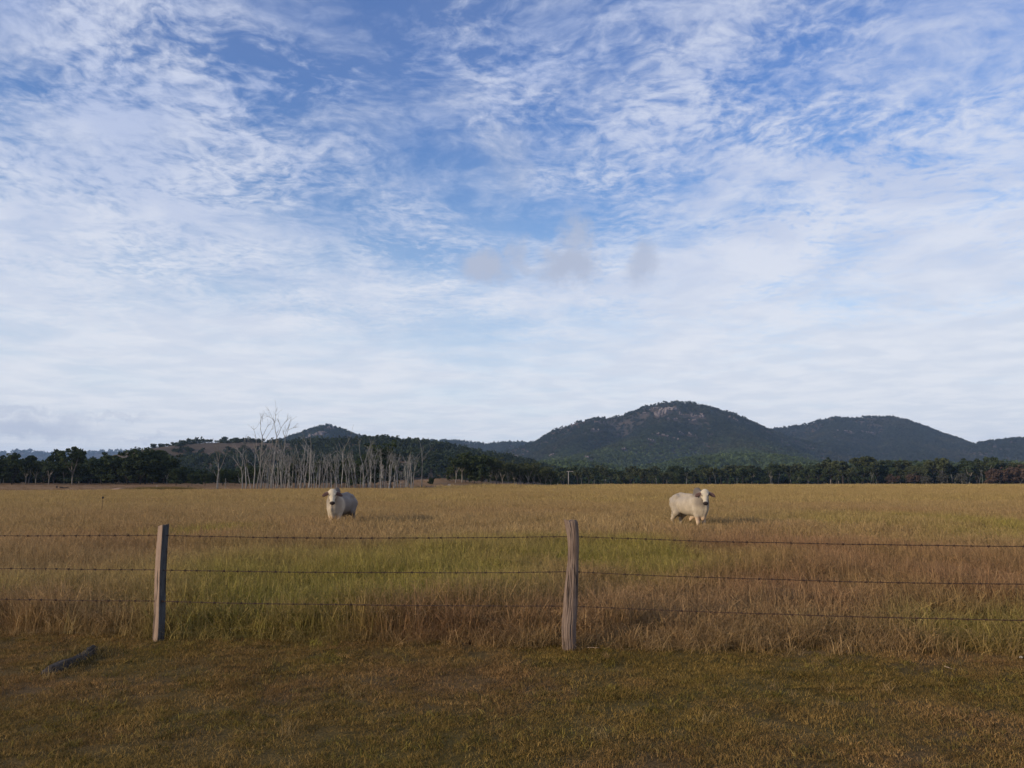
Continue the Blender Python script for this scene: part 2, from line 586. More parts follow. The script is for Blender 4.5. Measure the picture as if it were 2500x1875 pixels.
# ------------------------------------------------------------------ ground sheet
def build_ground():
    rad = np.concatenate([[0.0], np.geomspace(1.2, 8800, 250)])
    ang = np.concatenate([np.linspace(-58, 58, 420, endpoint=False), np.linspace(58, 302, 80, endpoint=False)])
    ang = np.radians(ang)
    nr, na = len(rad) - 1, len(ang)
    rr, aa = np.meshgrid(rad[1:], ang, indexing='ij')
    x = np.concatenate([[0.0], (rr * np.sin(aa)).ravel()])
    y = np.concatenate([[0.0], (rr * np.cos(aa)).ravel()])
    z = land(x, y)
    v = np.stack([x, y, z], 1)
    f = [(0, 1 + (j + 1) % na, 1 + j) for j in range(na)]
    for i in range(nr - 1):
        o = 1 + i * na
        f.extend([(o + j, o + (j + 1) % na, o + na + (j + 1) % na, o + na + j) for j in range(na)])
    me = bpy.data.meshes.new('ground')
    me.from_pydata(v.tolist(), [], f)
    fc = field_colour(x, y) * 0.55
    fc = fc * (1 + 0.75 * sstep(y, 30, 90).reshape(-1, 1))
    vc = verge_colour(x, y) * np.array([0.86, 0.80, 0.78])
    m_ = sstep(y - fence_y(x), 0.0, 0.5).reshape(-1, 1)
    c = vc + (fc - vc) * m_
    a_ = me.attributes.new('albedo', 'FLOAT_COLOR', 'POINT')
    a_.data.foreach_set('color', np.concatenate([c, np.ones((len(c), 1))], 1).astype(np.float32).ravel())
    me.materials.append(M['ground'])
    me.polygons.foreach_set('use_smooth', [True] * len(me.polygons))
    me.update()
    return tag(obj('ground', me), 'flat ground sheet of soil and thatch under the grass', 'ground', kind='structure')


build_ground()


# ------------------------------------------------------------------ hills and mountains
def pl(points):
    return [tuple(at(px, py, d)) for px, py, d in points]


def seg_field(X, Y, pts, slope, rnd):
    best = np.full(X.shape, -500.0); drop = np.zeros(X.shape)
    for (x0, y0, z0), (x1, y1, z1) in zip(pts[:-1], pts[1:]):
        dx, dy = x1 - x0, y1 - y0
        L2 = dx * dx + dy * dy + 1e-9
        t = np.clip(((X - x0) * dx + (Y - y0) * dy) / L2, 0, 1)
        d = np.hypot(X - x0 - t * dx, Y - y0 - t * dy)
        dr = slope * (np.sqrt(d * d + rnd * rnd) - rnd)
        z = z0 + t * (z1 - z0) - dr
        drop = np.where(z > best, dr, drop)
        best = np.maximum(best, z)
    return best, drop


class Hill:
    def __init__(self, ridges, xr, yr, step, seed, gully=0.46, lift=-7.0, k=4.0, gscale=260.0):
        self.ridges = ridges; self.xr = xr; self.yr = yr; self.step = step
        self.seed = seed; self.gully = gully; self.lift = lift; self.k = k; self.gscale = gscale
        self.zmax = max(p[2] for r in ridges for p in r[0])

    def z(self, X, Y):
        zd = [seg_field(X, Y, *r) for r in self.ridges]
        zs = [q[0] for q in zd]
        m_ = np.maximum.reduce(zs)
        dep = np.zeros(X.shape)
        for q, dr in zd:
            dep = np.where(q >= m_ - 1e-6, dr, dep)
        s = sum(np.exp((q - m_) / self.k) for q in zs)
        z = m_ + self.k * np.log(s) - 0.0
        n = fbm(X / self.gscale + 3.3, Y / (self.gscale * 1.6), 5, self.seed) - 0.5
        n2 = fbm(X / 45.0, Y / 60.0, 3, self.seed + 40) - 0.5
        return z + self.lift + n * self.gully * np.minimum(dep, 140.0) * 2.0 + n2 * 9.0 * np.clip(dep / 12.0, 0.12, 1)

    def build(self, name, mat, label, cat):
        xs = np.arange(self.xr[0], self.xr[1] + self.step, self.step)
        ys = np.arange(self.yr[0], self.yr[1] + self.step, self.step)
        X, Y = np.meshgrid(xs, ys, indexing='ij')
        Z = self.z(X, Y)
        G = land(X.ravel(), Y.ravel()).reshape(X.shape) - 4.0
        keep = Z > G
        idx = np.arange(X.size).reshape(X.shape)
        k4 = keep[:-1, :-1] | keep[1:, :-1] | keep[1:, 1:] | keep[:-1, 1:]
        q = np.stack([idx[:-1, :-1], idx[1:, :-1], idx[1:, 1:], idx[:-1, 1:]], -1)[k4]
        Zc = np.maximum(Z, G - 6.0)
        V = np.stack([X, Y, Zc], -1).reshape(-1, 3)
        used = np.unique(q)
        rem = np.full(X.size, -1); rem[used] = np.arange(len(used))
        me = bpy.data.meshes.new(name)
        me.from_pydata(V[used].tolist(), [], rem[q].tolist())
        me.materials.append(mat)
        me.polygons.foreach_set('use_smooth', [True] * len(me.polygons))
        me.update()
        self.o = tag(obj(name, me), label, cat, kind='structure')
        return self.o

    def points(self, n, rng, margin=70, back=35.0):
        """Random places on the slopes that look towards the paddock, with the crest and a strip behind it."""
        x = rng.uniform(self.xr[0], self.xr[1], n); y = rng.uniform(self.yr[0], self.yr[1], n)
        z = self.z(x, y)
        g = land(x, y)
        e = 12.0
        zy = (self.z(x, y + e) - z) / e
        zx = (self.z(x + e, y) - z) / e
        rr = np.hypot(x, y)
        facing = (-zx * (-x / rr) - zy * (-y / rr)) + 0.16
        pxs = x / y
        ok = (z > g + 1.0) & (facing > 0) & (np.abs(pxs) < 0.76)
        return x[ok], y[ok], z[ok]


def D(pts, d):
    return [(a, b, d) for a, b in pts]


main_sky = [(1120, 1130), (1170, 1108), (1240, 1096), (1300, 1079), (1350, 1060), (1375, 1046), (1390, 1035), (1420, 1025), (1465, 1017), (1490, 1020), (1510, 1012), (1545, 1003),
            (1580, 989), (1620, 978), (1660, 979), (1690, 980), (1720, 990), (1760, 1008), (1790, 1017), (1820, 1024), (1850, 1039), (1880, 1053), (1930, 1075), (2000, 1110), (2050, 1140)]
H_main = Hill([
    (pl(D(main_sky, 2700)), 0.55, 20),
    (pl([(1640, 985, 2680), (1625, 1030, 2450), (1592, 1054, 2250), (1538, 1079, 2050), (1448, 1105, 1800), (1380, 1117, 1600), (1290, 1130, 1450)]), 0.42, 40),
    (pl([(1720, 992, 2700), (1760, 1040, 2400), (1800, 1075, 2150), (1835, 1098, 1900)]), 0.42, 40),
    (pl([(1465, 1018, 2700), (1425, 1062, 2400), (1395, 1092, 2200), (1360, 1120, 2000)]), 0.45, 30),
    (pl([(1850, 1040, 2700), (1880, 1075, 2450), (1905, 1100, 2200)]), 0.45, 30),
], (-240, 1300), (1250, 3050), 11, 101)
H_right = Hill([
    (pl(D([(1780, 1090), (1840, 1062), (1870, 1049), (1900, 1043), (1950, 1037), (2000, 1025), (2035, 1017), (2070, 1021), (2115, 1015), (2170, 1016), (2220, 1034), (2270, 1056), (2320, 1070), (2360, 1083), (2420, 1105), (2500, 1130)], 3300)), 0.5, 25),
    (pl([(2050, 1019, 3300), (2040, 1068, 2900), (2000, 1100, 2550)]), 0.42, 40),
    (pl([(2180, 1018, 3300), (2205, 1070, 2900), (2240, 1108, 2550)]), 0.42, 40),
    (pl(D([(2300, 1128), (2340, 1104), (2380, 1089), (2420, 1075), (2460, 1070), (2500, 1066), (2600, 1050), (2720, 1066), (2850, 1100)], 2800)), 0.45, 30),
], (700, 2550), (2350, 3700), 14, 131)
H_foot = Hill([
    (pl([(1520, 1158, 1200), (1592, 1141, 1250), (1640, 1127, 1300), (1720, 1111, 1350), (1800, 1104, 1400), (1860, 1105, 1400), (1930, 1120, 1350), (2000, 1135, 1300)]), 0.28, 50),
    (pl([(1880, 1142, 1000), (1990, 1132, 1000), (2130, 1124, 1000), (2300, 1127, 1000), (2500, 1124, 1000), (2700, 1126, 1000)]), 0.22, 50),
    (pl([(1200, 1150, 1000), (1260, 1136, 1050), (1330, 1124, 1100), (1400, 1122, 1150), (1480, 1140, 1150), (1540, 1155, 1100)]), 0.26, 40),
], (-140, 900), (640, 1640), 9, 151, gully=0.18, gscale=150)
H_brown = Hill([
    (pl([(300, 1135, 1000), (345, 1106, 1000), (370, 1099, 1000), (400, 1091, 990), (440, 1083, 980), (480, 1076, 970), (530, 1073, 960), (600, 1072, 950), (680, 1074, 940), (760, 1075, 930), (830, 1073, 920), (890, 1071, 910), (930, 1069, 900), (970, 1073, 890), (1020, 1077, 870), (1060, 1088, 850), (1100, 1106, 830), (1150, 1135, 800)]), 0.26, 30),
    (pl([(820, 1150, 560), (900, 1122, 580), (960, 1104, 600), (1010, 1102, 600), (1060, 1120, 590), (1110, 1150, 570)]), 0.24, 25),
    (pl([(480, 1120, 760), (600, 1112, 760), (740, 1110, 760), (860, 1110, 740)]), 0.22, 40),
], (-560, 60), (430, 1180), 8, 171, gully=0.14, lift=-4.0, gscale=120)
H_peak = Hill([
    (pl(D([(560, 1110), (620, 1088), (660, 1075), (690, 1070), (735, 1055), (765, 1048), (780, 1041), (797, 1036), (815, 1041), (840, 1050), (870, 1058), (895, 1069), (930, 1082), (1000, 1110)], 2600)), 0.5, 15),
    (pl([(797, 1038, 2600), (775, 1062, 2400), (740, 1080, 2200)]), 0.45, 25),
], (-1150, -250), (2100, 3000), 12, 191)
H_mid = Hill([(pl(D([(700, 1090), (820, 1080), (900, 1076), (960, 1077), (1020, 1076), (1080, 1075), (1120, 1076), (1195, 1084), (1240, 1078), (1300, 1079), (1380, 1090), (1480, 1110)], 3700)), 0.4, 40),
              (pl([(1050, 1077, 3700), (1090, 1100, 3200), (1120, 1120, 2900)]), 0.35, 40)], (-1250, 550), (2900, 4100), 20, 211)
H_far = Hill([(pl(D([(-900, 1110), (-500, 1085), (-250, 1098), (-100, 1112), (0, 1107), (50, 1101), (70, 1102), (90, 1107), (120, 1109), (150, 1107), (200, 1103), (240, 1104), (270, 1100), (320, 1102), (360, 1103), (440, 1106), (540, 1112), (640, 1120), (760, 1140)], 6800)), 0.4, 60)], (-8000, -1500), (6000, 7400), 45, 231, lift=-4)

mountain_main = H_main.build('mountain', M['hill_forest'], 'tall forested mountain with a pale rock face near its summit', 'mountain')
H_right.build('mountain', M['hill_forest'], 'flat-topped forested mountain to the right of the rocky summit', 'mountain')
H_foot.build('hill', M['hill_forest'], 'low green wooded foothill in front of the tall mountain', 'hill')
H_brown.build('hill', M['hill_brown'], 'low brown grassy hill with small trees along its crest', 'hill')
H_peak.build('mountain', M['hill_forest'], 'small pointed mountain peak above the stand of dead trees', 'mountain')
H_mid.build('ridge', M['hill_forest'], 'low even blue ridge between the pointed peak and the tall mountain', 'ridge')
H_far.build('ridge', M['hill_forest'], 'distant violet ridge above the trees at the photo\'s far left edge', 'ridge')


# ------------------------------------------------------------------ scatter by geometry nodes (stuff only)
def scatter(name, sources, pts, rot, scl, idx, tint, label, cat):
    me = bpy.data.meshes.new(name)
    n = len(pts)
    me.vertices.add(n)
    me.vertices.foreach_set('co', np.asarray(pts, np.float32).ravel())
    for nm, dat in (('rot', rot), ('scl', scl), ('tint', tint)):
        a_ = me.attributes.new(nm, 'FLOAT_VECTOR', 'POINT')
        a_.data.foreach_set('vector', np.asarray(dat, np.float32).ravel())
    a_ = me.attributes.new('pick', 'INT', 'POINT')
    a_.data.foreach_set('value', np.asarray(idx, np.int32))
    me.update()
    o = obj(name, me)
    ng = bpy.data.node_groups.new(name, 'GeometryNodeTree')
    ng.interface.new_socket('Geometry', in_out='INPUT', socket_type='NodeSocketGeometry')
    ng.interface.new_socket('Geometry', in_out='OUTPUT', socket_type='NodeSocketGeometry')
    gi = ng.nodes.new('NodeGroupInput'); go = ng.nodes.new('NodeGroupOutput')
    iop = ng.nodes.new('GeometryNodeInstanceOnPoints')
    join = ng.nodes.new('GeometryNodeJoinGeometry')
    for s in sources:
        oi = ng.nodes.new('GeometryNodeObjectInfo')
        oi.inputs['Object'].default_value = s
        oi.inputs['As Instance'].default_value = True
        ng.links.new(oi.outputs['Geometry'], join.inputs[0])

    def na(nm, typ):
        nd = ng.nodes.new('GeometryNodeInputNamedAttribute')
        nd.data_type = typ
        nd.inputs['Name'].default_value = nm
        return nd.outputs[0]
    ng.links.new(gi.outputs[0], iop.inputs['Points'])
    ng.links.new(join.outputs[0], iop.inputs['Instance'])
    iop.inputs['Pick Instance'].default_value = True
    ng.links.new(na('pick', 'INT'), iop.inputs['Instance Index'])
    e2r = ng.nodes.new('FunctionNodeEulerToRotation')
    ng.links.new(na('rot', 'FLOAT_VECTOR'), e2r.inputs[0])
    ng.links.new(e2r.outputs[0], iop.inputs['Rotation'])
    ng.links.new(na('scl', 'FLOAT_VECTOR'), iop.inputs['Scale'])
    ng.links.new(iop.outputs[0], go.inputs[0])
    md = o.modifiers.new('scatter', 'NODES')
    md.node_group = ng
    return tag(o, label, cat, kind='stuff')


def source(name, me):
    return bpy.data.objects.new(name, me)          # a building block, not part of the scene itself


def leaf_quads(mb, c, rad, n, size, rng, flat=0.75, outward=0.6):
    c = np.asarray(c)
    d = rng.normal(size=(n, 3)); d /= np.linalg.norm(d, axis=1, keepdims=True)
    r = rng.uniform(0.35, 1.0, (n, 1)) ** 0.6
    p = c + d * r * np.array([rad, rad, rad * flat])
    nrm = d * outward + rng.normal(size=(n, 3)) * 0.6 + np.array([0, 0, 0.25])
    nrm /= np.linalg.norm(nrm, axis=1, keepdims=True)
    t = np.cross(nrm, rng.normal(size=(n, 3))); t /= np.linalg.norm(t, axis=1, keepdims=True) + 1e-9
    b = np.cross(nrm, t)
    s = size * rng.uniform(0.6, 1.35, (n, 1)); q = s * rng.uniform(0.45, 0.9, (n, 1))
    v = np.stack([p + t * s, p + b * q, p - t * s * 0.9, p - b * q * 0.8], 1).reshape(-1, 3)
    mb.add(v, [(4 * i, 4 * i + 1, 4 * i + 2, 4 * i + 3) for i in range(n)], np.repeat(rng.uniform(0, 1, n), 4))


# far forest crowns: loose tufts of leaf faces round a small lumpy core
def forest_block(seed, n=46):
    rng = np.random.default_rng(seed)
    mb = MB()
    for k in range(5):
        c = rng.normal(size=3) * np.array([0.42, 0.42, 0.22]) + np.array([0, 0, 0.62])
        leaf_quads(mb, c, rng.uniform(0.38, 0.6), n // 5 * 2, 0.24, rng, 0.75, 0.9)
    return source('forest_crown', mb.mesh('forest_crown', M['forest_leaf'], attr_name='lv'))


forest_src = [forest_block(500 + i) for i in range(6)]

OUTCROPS = [  # (px, py, depth of the slope is found), half width m, half height m, pieces
    (1634, 998, 26, 12, 30), (1614, 1010, 16, 20, 18), (1592, 1000, 22, 5, 8), (1568, 1010, 14, 5, 5), (1672, 1012, 26, 7, 9), (1690, 1026, 16, 9, 8), (1700, 1016, 22, 7, 8),
    (1640, 1022, 18, 6, 6), (1712, 1018, 10, 6, 5), (1625, 1064, 40, 5, 14), (1680, 1062, 26, 5, 9), (1588, 1074, 10, 4, 4), (1455, 1050, 18, 5, 5), (1462, 1030, 20, 4, 4),
    (1348, 1110, 12, 4, 5), (1430, 1117, 9, 4, 4), (1790, 1021, 16, 4, 6), (1398, 1036, 14, 5, 5), (1520, 1096, 10, 4, 3)]
OUT_RIGHT = [(2060, 1052, 30, 4, 9), (2110, 1054, 26, 4, 8), (2140, 1058, 24, 4, 6), (2030, 1022, 10, 4, 3)]
OUT_PEAK = [(775, 1062, 24, 12, 12), (790, 1056, 20, 8, 8), (808, 1046, 12, 7, 6), (755, 1068, 14, 6, 5)]


def find_on(hill, px, py):
    x, y, z = ray(px, py)
    ds = np.arange(hill.yr[0], hill.yr[1], 6.0)
    X = x / y * ds; Z = EYE + z / y * ds
    h = hill.z(X, ds)
    k = np.nonzero(h + 3 > Z)[0]
    if len(k) == 0:
        return None
    k = k[0]
    return np.array([X[k], ds[k], h[k]])


def outcrops(hill, lst, parent, seed):
    rng = np.random.default_rng(seed)
    holes = []
    for px, py, hw, hh, n in lst:
        p = find_on(hill, px, py)
        if p is None:
            continue
        bm = bmesh.new()
        for i in range(n):
            ox = rng.uniform(-hw, hw); oz = rng.uniform(-hh, hh)
            x = p[0] + ox
            # follow the slope so the boulders sit on it, columns stacked up the face
            y = p[1] + oz * 1.3 + rng.uniform(-3, 3)
            z = float(hill.z(np.array([x]), np.array([y]))[0])
            s = rng.uniform(2.8, 5.8) if hh > 9 else rng.uniform(1.8, 3.4)
            tall = rng.uniform(1.2, 2.3) if hh > 15 else rng.uniform(0.6, 1.2)
            r = bmesh.ops.create_icosphere(bm, subdivisions=1, radius=1.0)
            for v in r['verts']:
                k = 1 + rng.uniform(-0.28, 0.28)
                v.co = Vector((x + v.co.x * s * k, y + v.co.y * s * k, z + 2.5 + (v.co.z + 0.55) * s * tall * k))
            holes.append((x, y, s * 1.5))
        me = bpy.data.meshes.new('rock_outcrop')
        bm.to_mesh(me); bm.free()
        me.materials.append(M['rock'])
        obj('rock_outcrop', me, parent)
    return np.array(holes)


holes_main = outcrops(H_main, OUTCROPS, mountain_main, 301)
holes_right = outcrops(H_right, OUT_RIGHT, bpy.data.objects['mountain.001'], 302)
holes_peak = outcrops(H_peak, OUT_PEAK, bpy.data.objects['mountain.002'], 303)


def clear_holes(x, y, z, holes, grow=1.0):
    ok = np.ones(len(x), bool)
    for hx, hy, hr in holes:
        # the trees just below a rock would hide it: keep a strip downhill clear too
        ok &= ~((np.abs(x - hx) < hr * grow + 3) & (y < hy + hr) & (y > hy - 26 * grow))
    return x[ok], y[ok], z[ok]


def forest(name, hill, n, size, rng, label, holes=None, mask=None, sources=None, hue=None):
    x, y, z = hill.points(n, rng)
    if holes is not None and len(holes):
        x, y, z = clear_holes(x, y, z, holes)
    # thinner on dry spurs, denser in the gullies
    den = fbm(x / 90.0, y / 130.0, 3, 77)
    keep = rng.uniform(0, 1, len(x)) < np.clip(1.9 * den, 0.4, 1)
    if mask is not None:
        keep &= mask(x, y, z)
    x, y, z = x[keep], y[keep], z[keep]
    m_ = len(x)
    s = size * rng.uniform(0.55, 1.25, m_)
    scl = np.stack([s, s * rng.uniform(0.85, 1.15, m_), s * rng.uniform(0.8, 1.4, m_)], 1)
    rot = np.stack([np.zeros(m_), np.zeros(m_), rng.uniform(0, 6.28, m_)], 1)
    return scatter(name, sources or forest_src, np.stack([x, y, z - 0.5], 1), rot, scl, rng.integers(0, 6, m_), np.ones((m_, 3)) if hue is None else hue(x, y, z) * rng.uniform(0.7, 1.3, (m_, 1)), label, 'forest')


rf = np.random.default_rng(61)


def hue_main(x, y, z):
    g = (sstep(y, 2350, 1900) * (0.6 + 0.8 * fbm(x / 120, y / 160, 3, 401))).reshape(-1, 1)     # near spurs greener and lighter: aerial perspective put into the leaf colour
    dry = sstep(fbm(x / 80, y / 110, 3, 405), 0.5, 0.68).reshape(-1, 1)
    c = np.array([0.95, 0.90, 0.95]) + (np.array([2.1, 2.05, 1.55]) - np.array([0.95, 0.90, 0.95])) * np.clip(g, 0, 1)
    return c + (np.array([1.5, 1.15, 1.1]) - c) * dry * 0.7


def hue_right(x, y, z):
    dry = sstep(fbm(x / 100, y / 120, 3, 415), 0.5, 0.68).reshape(-1, 1)
    return np.array([0.95, 0.85, 1.0]) + (np.array([1.4, 1.05, 1.1]) - np.array([0.95, 0.85, 1.0])) * dry


def hue_foot(x, y, z):
    g = fbm(x / 60, y / 90, 3, 425).reshape(-1, 1)
    return np.array([1.95, 1.98, 1.45]) * (0.55 + 0.9 * g)


forest('mountain_forest', H_main, 62000, 5.0, rf, 'forest covering the slopes of the tall mountain', holes_main, hue=hue_main)
forest('mountain_forest', H_right, 52000, 5.8, rf, 'forest covering the flat-topped mountain on the right', holes_right, hue=hue_right)
forest('foothill_forest', H_foot, 40000, 4.4, rf, 'green forest covering the low foothills before the mountain', hue=hue_foot)
forest('mountain_forest', H_peak, 18000, 5.2, rf, 'forest covering the small pointed peak', holes_peak)
forest('ridge_forest', H_mid, 26000, 8.0, rf, 'forest along the low even ridge')
forest('ridge_forest', H_far, 9000, 17.0, rf, 'forest along the distant violet ridge')


def brown_mask(x, y, z):
    px = 1250 + FPX * x / y
    woody = sstep(px, 640, 800) + sstep(px, 380, 470) * sstep(z, 34, 24) + sstep(z, 22, 12)
    woody = woody * (0.55 + 0.9 * fbm(x / 35.0, y / 35.0, 3, 88))
    scrub = (fbm(x / 9.0, y / 9.0, 2, 93) > 0.60) & (fbm(x / 60.0, y / 60.0, 2, 95) > 0.42)
    return (woody > 0.55) | scrub


forest('hill_woodland', H_brown, 17000, 4.2, rf, 'woodland on the lower slopes of the brown hill', None, brown_mask)


# ------------------------------------------------------------------ trees
def limb(mb, p, d, length, r0, r1, rng, bend=0.18, nseg=4, n=5, up=0.0):
    p = np.array(p, float); d = np.array(d, float); d /= np.linalg.norm(d)
    pts = [p.copy()]; rad = [r0]
    for i in range(nseg):
        d = d + rng.normal(size=3) * bend * 0.5 + np.array([0, 0, up])
        d /= np.linalg.norm(d)
        p = p + d * length / nseg
        pts.append(p.copy()); rad.append(r0 + (r1 - r0) * (i + 1) / nseg)
    mb.tube(pts, rad, n)
    return pts, d


def gum_variant(seed, H, crown_w, forks, first, leaf, bark, leaf_size=0.42, dens=1.0, leafy_low=False):
    """A gum tree: tapered trunk, ascending limbs and a broken crown of leaf tufts. Returns trunk and crown meshes."""
    rng = np.random.default_rng(seed)
    tb = MB(); cb = MB()
    r0 = H * 0.016 + 0.03
    base = H * first
    pts, d = limb(tb, (0, 0, -0.3), (rng.normal() * 0.06, rng.normal() * 0.06, 1), base + 0.3, r0, r0 * 0.75, rng, 0.12, 4, 7)
    tips = []
    for k in range(forks):
        a = 2 * math.pi * (k + rng.uniform(-0.3, 0.3)) / forks
        sp = crown_w * rng.uniform(0.30, 0.52)
        tgt = np.array([math.cos(a) * sp, math.sin(a) * sp, H * rng.uniform(0.72, 0.95)])
        st = pts[-1] if k % 2 == 0 else pts[-2]
        v = tgt - st
        lp, ld = limb(tb, st, v, np.linalg.norm(v), r0 * 0.6, r0 * 0.16, rng, 0.20, 5, 5, 0.02)
        tips.append(lp[-1]); tips.append(lp[-2])
        for j in range(2):
            q = lp[rng.integers(2, 5)]
            vv = np.array([math.cos(a + rng.uniform(-1.3, 1.3)), math.sin(a + rng.uniform(-1.3, 1.3)), rng.uniform(0.2, 0.9)])
            sp2, _ = limb(tb, q, vv, H * rng.uniform(0.10, 0.2), r0 * 0.2, r0 * 0.06, rng, 0.25, 3, 4, 0.03)
            tips.append(sp2[-1])
    tips.append(np.array([0, 0, H * 0.93]))
    if leafy_low:
        for k in range(6):
            a = rng.uniform(0, 6.28)
            tips.append(np.array([math.cos(a) * crown_w * 0.4, math.sin(a) * crown_w * 0.4, H * rng.uniform(0.22, 0.5)]))
    for t in tips:
        rr = crown_w * rng.uniform(0.13, 0.24)
        leaf_quads(cb, t, rr, int(dens * rng.uniform(38, 70)), leaf_size, rng, 0.62)
        if rng.random() < 0.5:
            leaf_quads(cb, t + rng.normal(size=3) * rr * 0.7, rr * 0.6, int(dens * 22), leaf_size, rng, 0.6)
    return tb.mesh('trunk', M[bark], True), cb.mesh('crown', M[leaf], attr_name='lv')


TALL = [gum_variant(700 + i, 12, 6.0 + i % 3, 5 + i % 2, 0.30 + 0.06 * (i % 3), 'gum_leaf', 'gum_bark', 0.40) for i in range(6)]
BUSHY = [gum_variant(720 + i, 10, 7.5, 6, 0.20, 'gum_leaf', 'dark_bark', 0.42, 1.3, True) for i in range(5)]
BELT = [gum_variant(740 + i, 12, 6.8, 5, 0.34 + 0.05 * (i % 3), 'olive_leaf' if i % 2 else 'gum_leaf', 'gum_bark' if i % 4 == 0 else 'dark_bark', 0.55, 1.0, i % 2 == 0) for i in range(8)]
VASE = [gum_variant(760 + i, 11, 6.0, 7, 0.22, 'olive_leaf', 'gum_bark', 0.36, 0.55) for i in range(3)]
RUST = [gum_variant(770 + i, 6, 6.0, 6, 0.14, 'rust_leaf', 'gum_bark', 0.40, 0.9, True) for i in range(3)]
GREYB = [gum_variant(780 + i, 6, 4.6, 6, 0.14, 'grey_leaf', 'gum_bark', 0.36, 0.7, True) for i in range(3)]
SHRUB = [gum_variant(790 + i, 3, 3.0, 6, 0.10, 'gum_leaf', 'dark_bark', 0.28, 0.9, True) for i in range(3)]
VH = {id(TALL): 12, id(BUSHY): 10, id(BELT): 12, id(VASE): 11, id(RUST): 6, id(GREYB): 6, id(SHRUB): 3}
n_live = 0


def plant(kind, px, depth, height, label, group, name='gum_tree', cat='tree', wide=1.0, rng=random, var=None):
    """Stand one tree of a kind at a place; HEIGHT in metres."""
    global n_live
    n_live += 1
    x = at(px, 1180, depth).x
    z = land1(x, depth)
    tm, cm = kind[var if var is not None else rng.randrange(len(kind))]
    e = empty(name, (x, depth, z), label, cat, group, rng.uniform(0, 6.28))
    s = height / VH[id(kind)]
    e.scale = (s * wide, s * wide, s)
    obj('trunk', tm, e); obj('crown', cm, e)
    return e


def top_h(px, top_y, depth):
    x = at(px, 1180, depth).x
    return at(px, top_y, depth).z - land1(x, depth)


rt = random.Random(5)


def where(px, table):
    """The landmark phrase of the stretch that a photo column falls in."""
    for lim, phrase in table:
        if px < lim:
            return phrase
    return table[-1][1]


ROWS = ('front-row', 'second-row', 'back-row')


def size_word(h, lo, hi):
    return 'low' if h < lo else 'tall' if h > hi else 'middling'


LEFT_AT = [(20, 'at the far left edge of the photo'), (75, 'left of the flat-topped emergent gum'), (125, 'beside the flat-topped emergent gum'), (160, 'left of the tall twin-trunked gum'), (205, 'right of the tall twin-trunked gum'),
           (250, 'behind the smaller dirt mound'), (300, 'behind the larger dirt mound'), (350, 'left of the big rounded dark tree'), (999, 'right of the big rounded dark tree')]
WOODS_AT = [(470, 'behind the grey fallen tree'), (540, 'behind the lone leaning dead tree'), (610, 'behind the many-limbed dead tree'), (660, 'behind the candelabra-topped dead tree'), (710, 'behind the tallest dead tree'),
            (770, 'behind the straight tall dead tree'), (830, 'behind the left bull'), (999, 'behind the fan-limbed dead tree')]
POLE_AT = [(1400, 'behind the utility pole'), (1450, 'just right of the utility pole'), (1500, 'near the leaning white trunk right of the pole'), (1560, 'behind the small dark round shrub'), (1620, 'between the round shrub and the right bull'), (9999, 'behind the right bull\'s rump')]
RIGHT_AT = [(1700, 'behind the right bull\'s back'), (1760, 'behind the right bull\'s head'), (1850, 'just right of the right bull'), (1940, 'below the saddle between the two mountains'), (2040, 'below the left shoulder of the flat-topped mountain'),
            (2110, 'below the first summit of the flat-topped mountain'), (2160, 'under the highest bulge of the belt'), (2250, 'among the first rusty shrubs'), (2340, 'behind the grey shrub trees'), (2430, 'left of the rusty thicket'), (2500, 'behind the rusty thicket at the right edge'), (9999, 'just beyond the right edge of the photo')]
CREST_AT = [(390, 'lowest at the left foot'), (425, 'on the steep left part'), (465, 'a third of the way up'), (505, 'where the crest levels off'), (535, 'left of the large crest clump'), (580, 'in the large clump at the top'), (612, 'right of the large clump'), (650, 'seen through the candelabra-topped dead tree'), (700, 'seen beside the tallest dead tree'), (9999, 'on the wooded right end')]
DEAD_AT = [(640, 'touching the candelabra-topped dead tree'), (655, 'between the candelabra-topped dead tree and the tallest'), (680, 'close round the tallest dead tree'), (710, 'just right of the tallest dead tree'), (740, 'midway between the tallest and the straight tall dead tree'), (770, 'close round the straight tall dead tree'),
           (785, 'close round the thick branchless stub'), (800, 'just left of the left bull\'s head'), (815, 'over the left bull\'s left ear'), (830, 'above the left bull\'s head'), (870, 'above the left bull\'s back'), (910, 'close to the fan-limbed dead tree'), (960, 'beside the dark leafy live gum'), (9999, 'in front of the bare red rise')]
PALE_AT = {1421: 'leaning white trunk right of the utility pole', 1451: 'short white trunk right of the leaning one beyond the pole', 1479: 'left of two thin white trunks before the round shrub', 1489: 'right of two thin white trunks before the round shrub', 1604: 'pale forked trunk left of the right bull\'s rump across the field',
           1676: 'tall thin white trunk above the right bull\'s back', 1748: 'stout white forked trunk just right of the right bull\'s head', 1880: 'tall straight white trunk below the saddle of the mountains', 1800: 'short white trunk between the stout forked and tall straight trunks', 1932: 'first thin white trunk right of the tall straight one',
           1975: 'second thin white trunk right of the tall straight one', 2012: 'third pale trunk right of the tall straight one', 2125: 'pale trunk under the highest bulge of the right belt', 2140: 'short pale trunk beside the one under the belt\'s bulge', 2229: 'bare pale trunk above the second rusty shrub',
           2301: 'tallest white forked trunk of the right belt', 2292: 'shorter pale trunk touching the tallest white forked one', 2329: 'pale pinkish trunk right of the tallest white forked one', 2398: 'right of the twin white trunks left of the rusty thicket', 2392: 'left of the twin white trunks left of the rusty thicket',
           2043: 'pale trunk left of the belt\'s highest bulge', 1695: 'low pale trunk over the right bull\'s shoulder'}
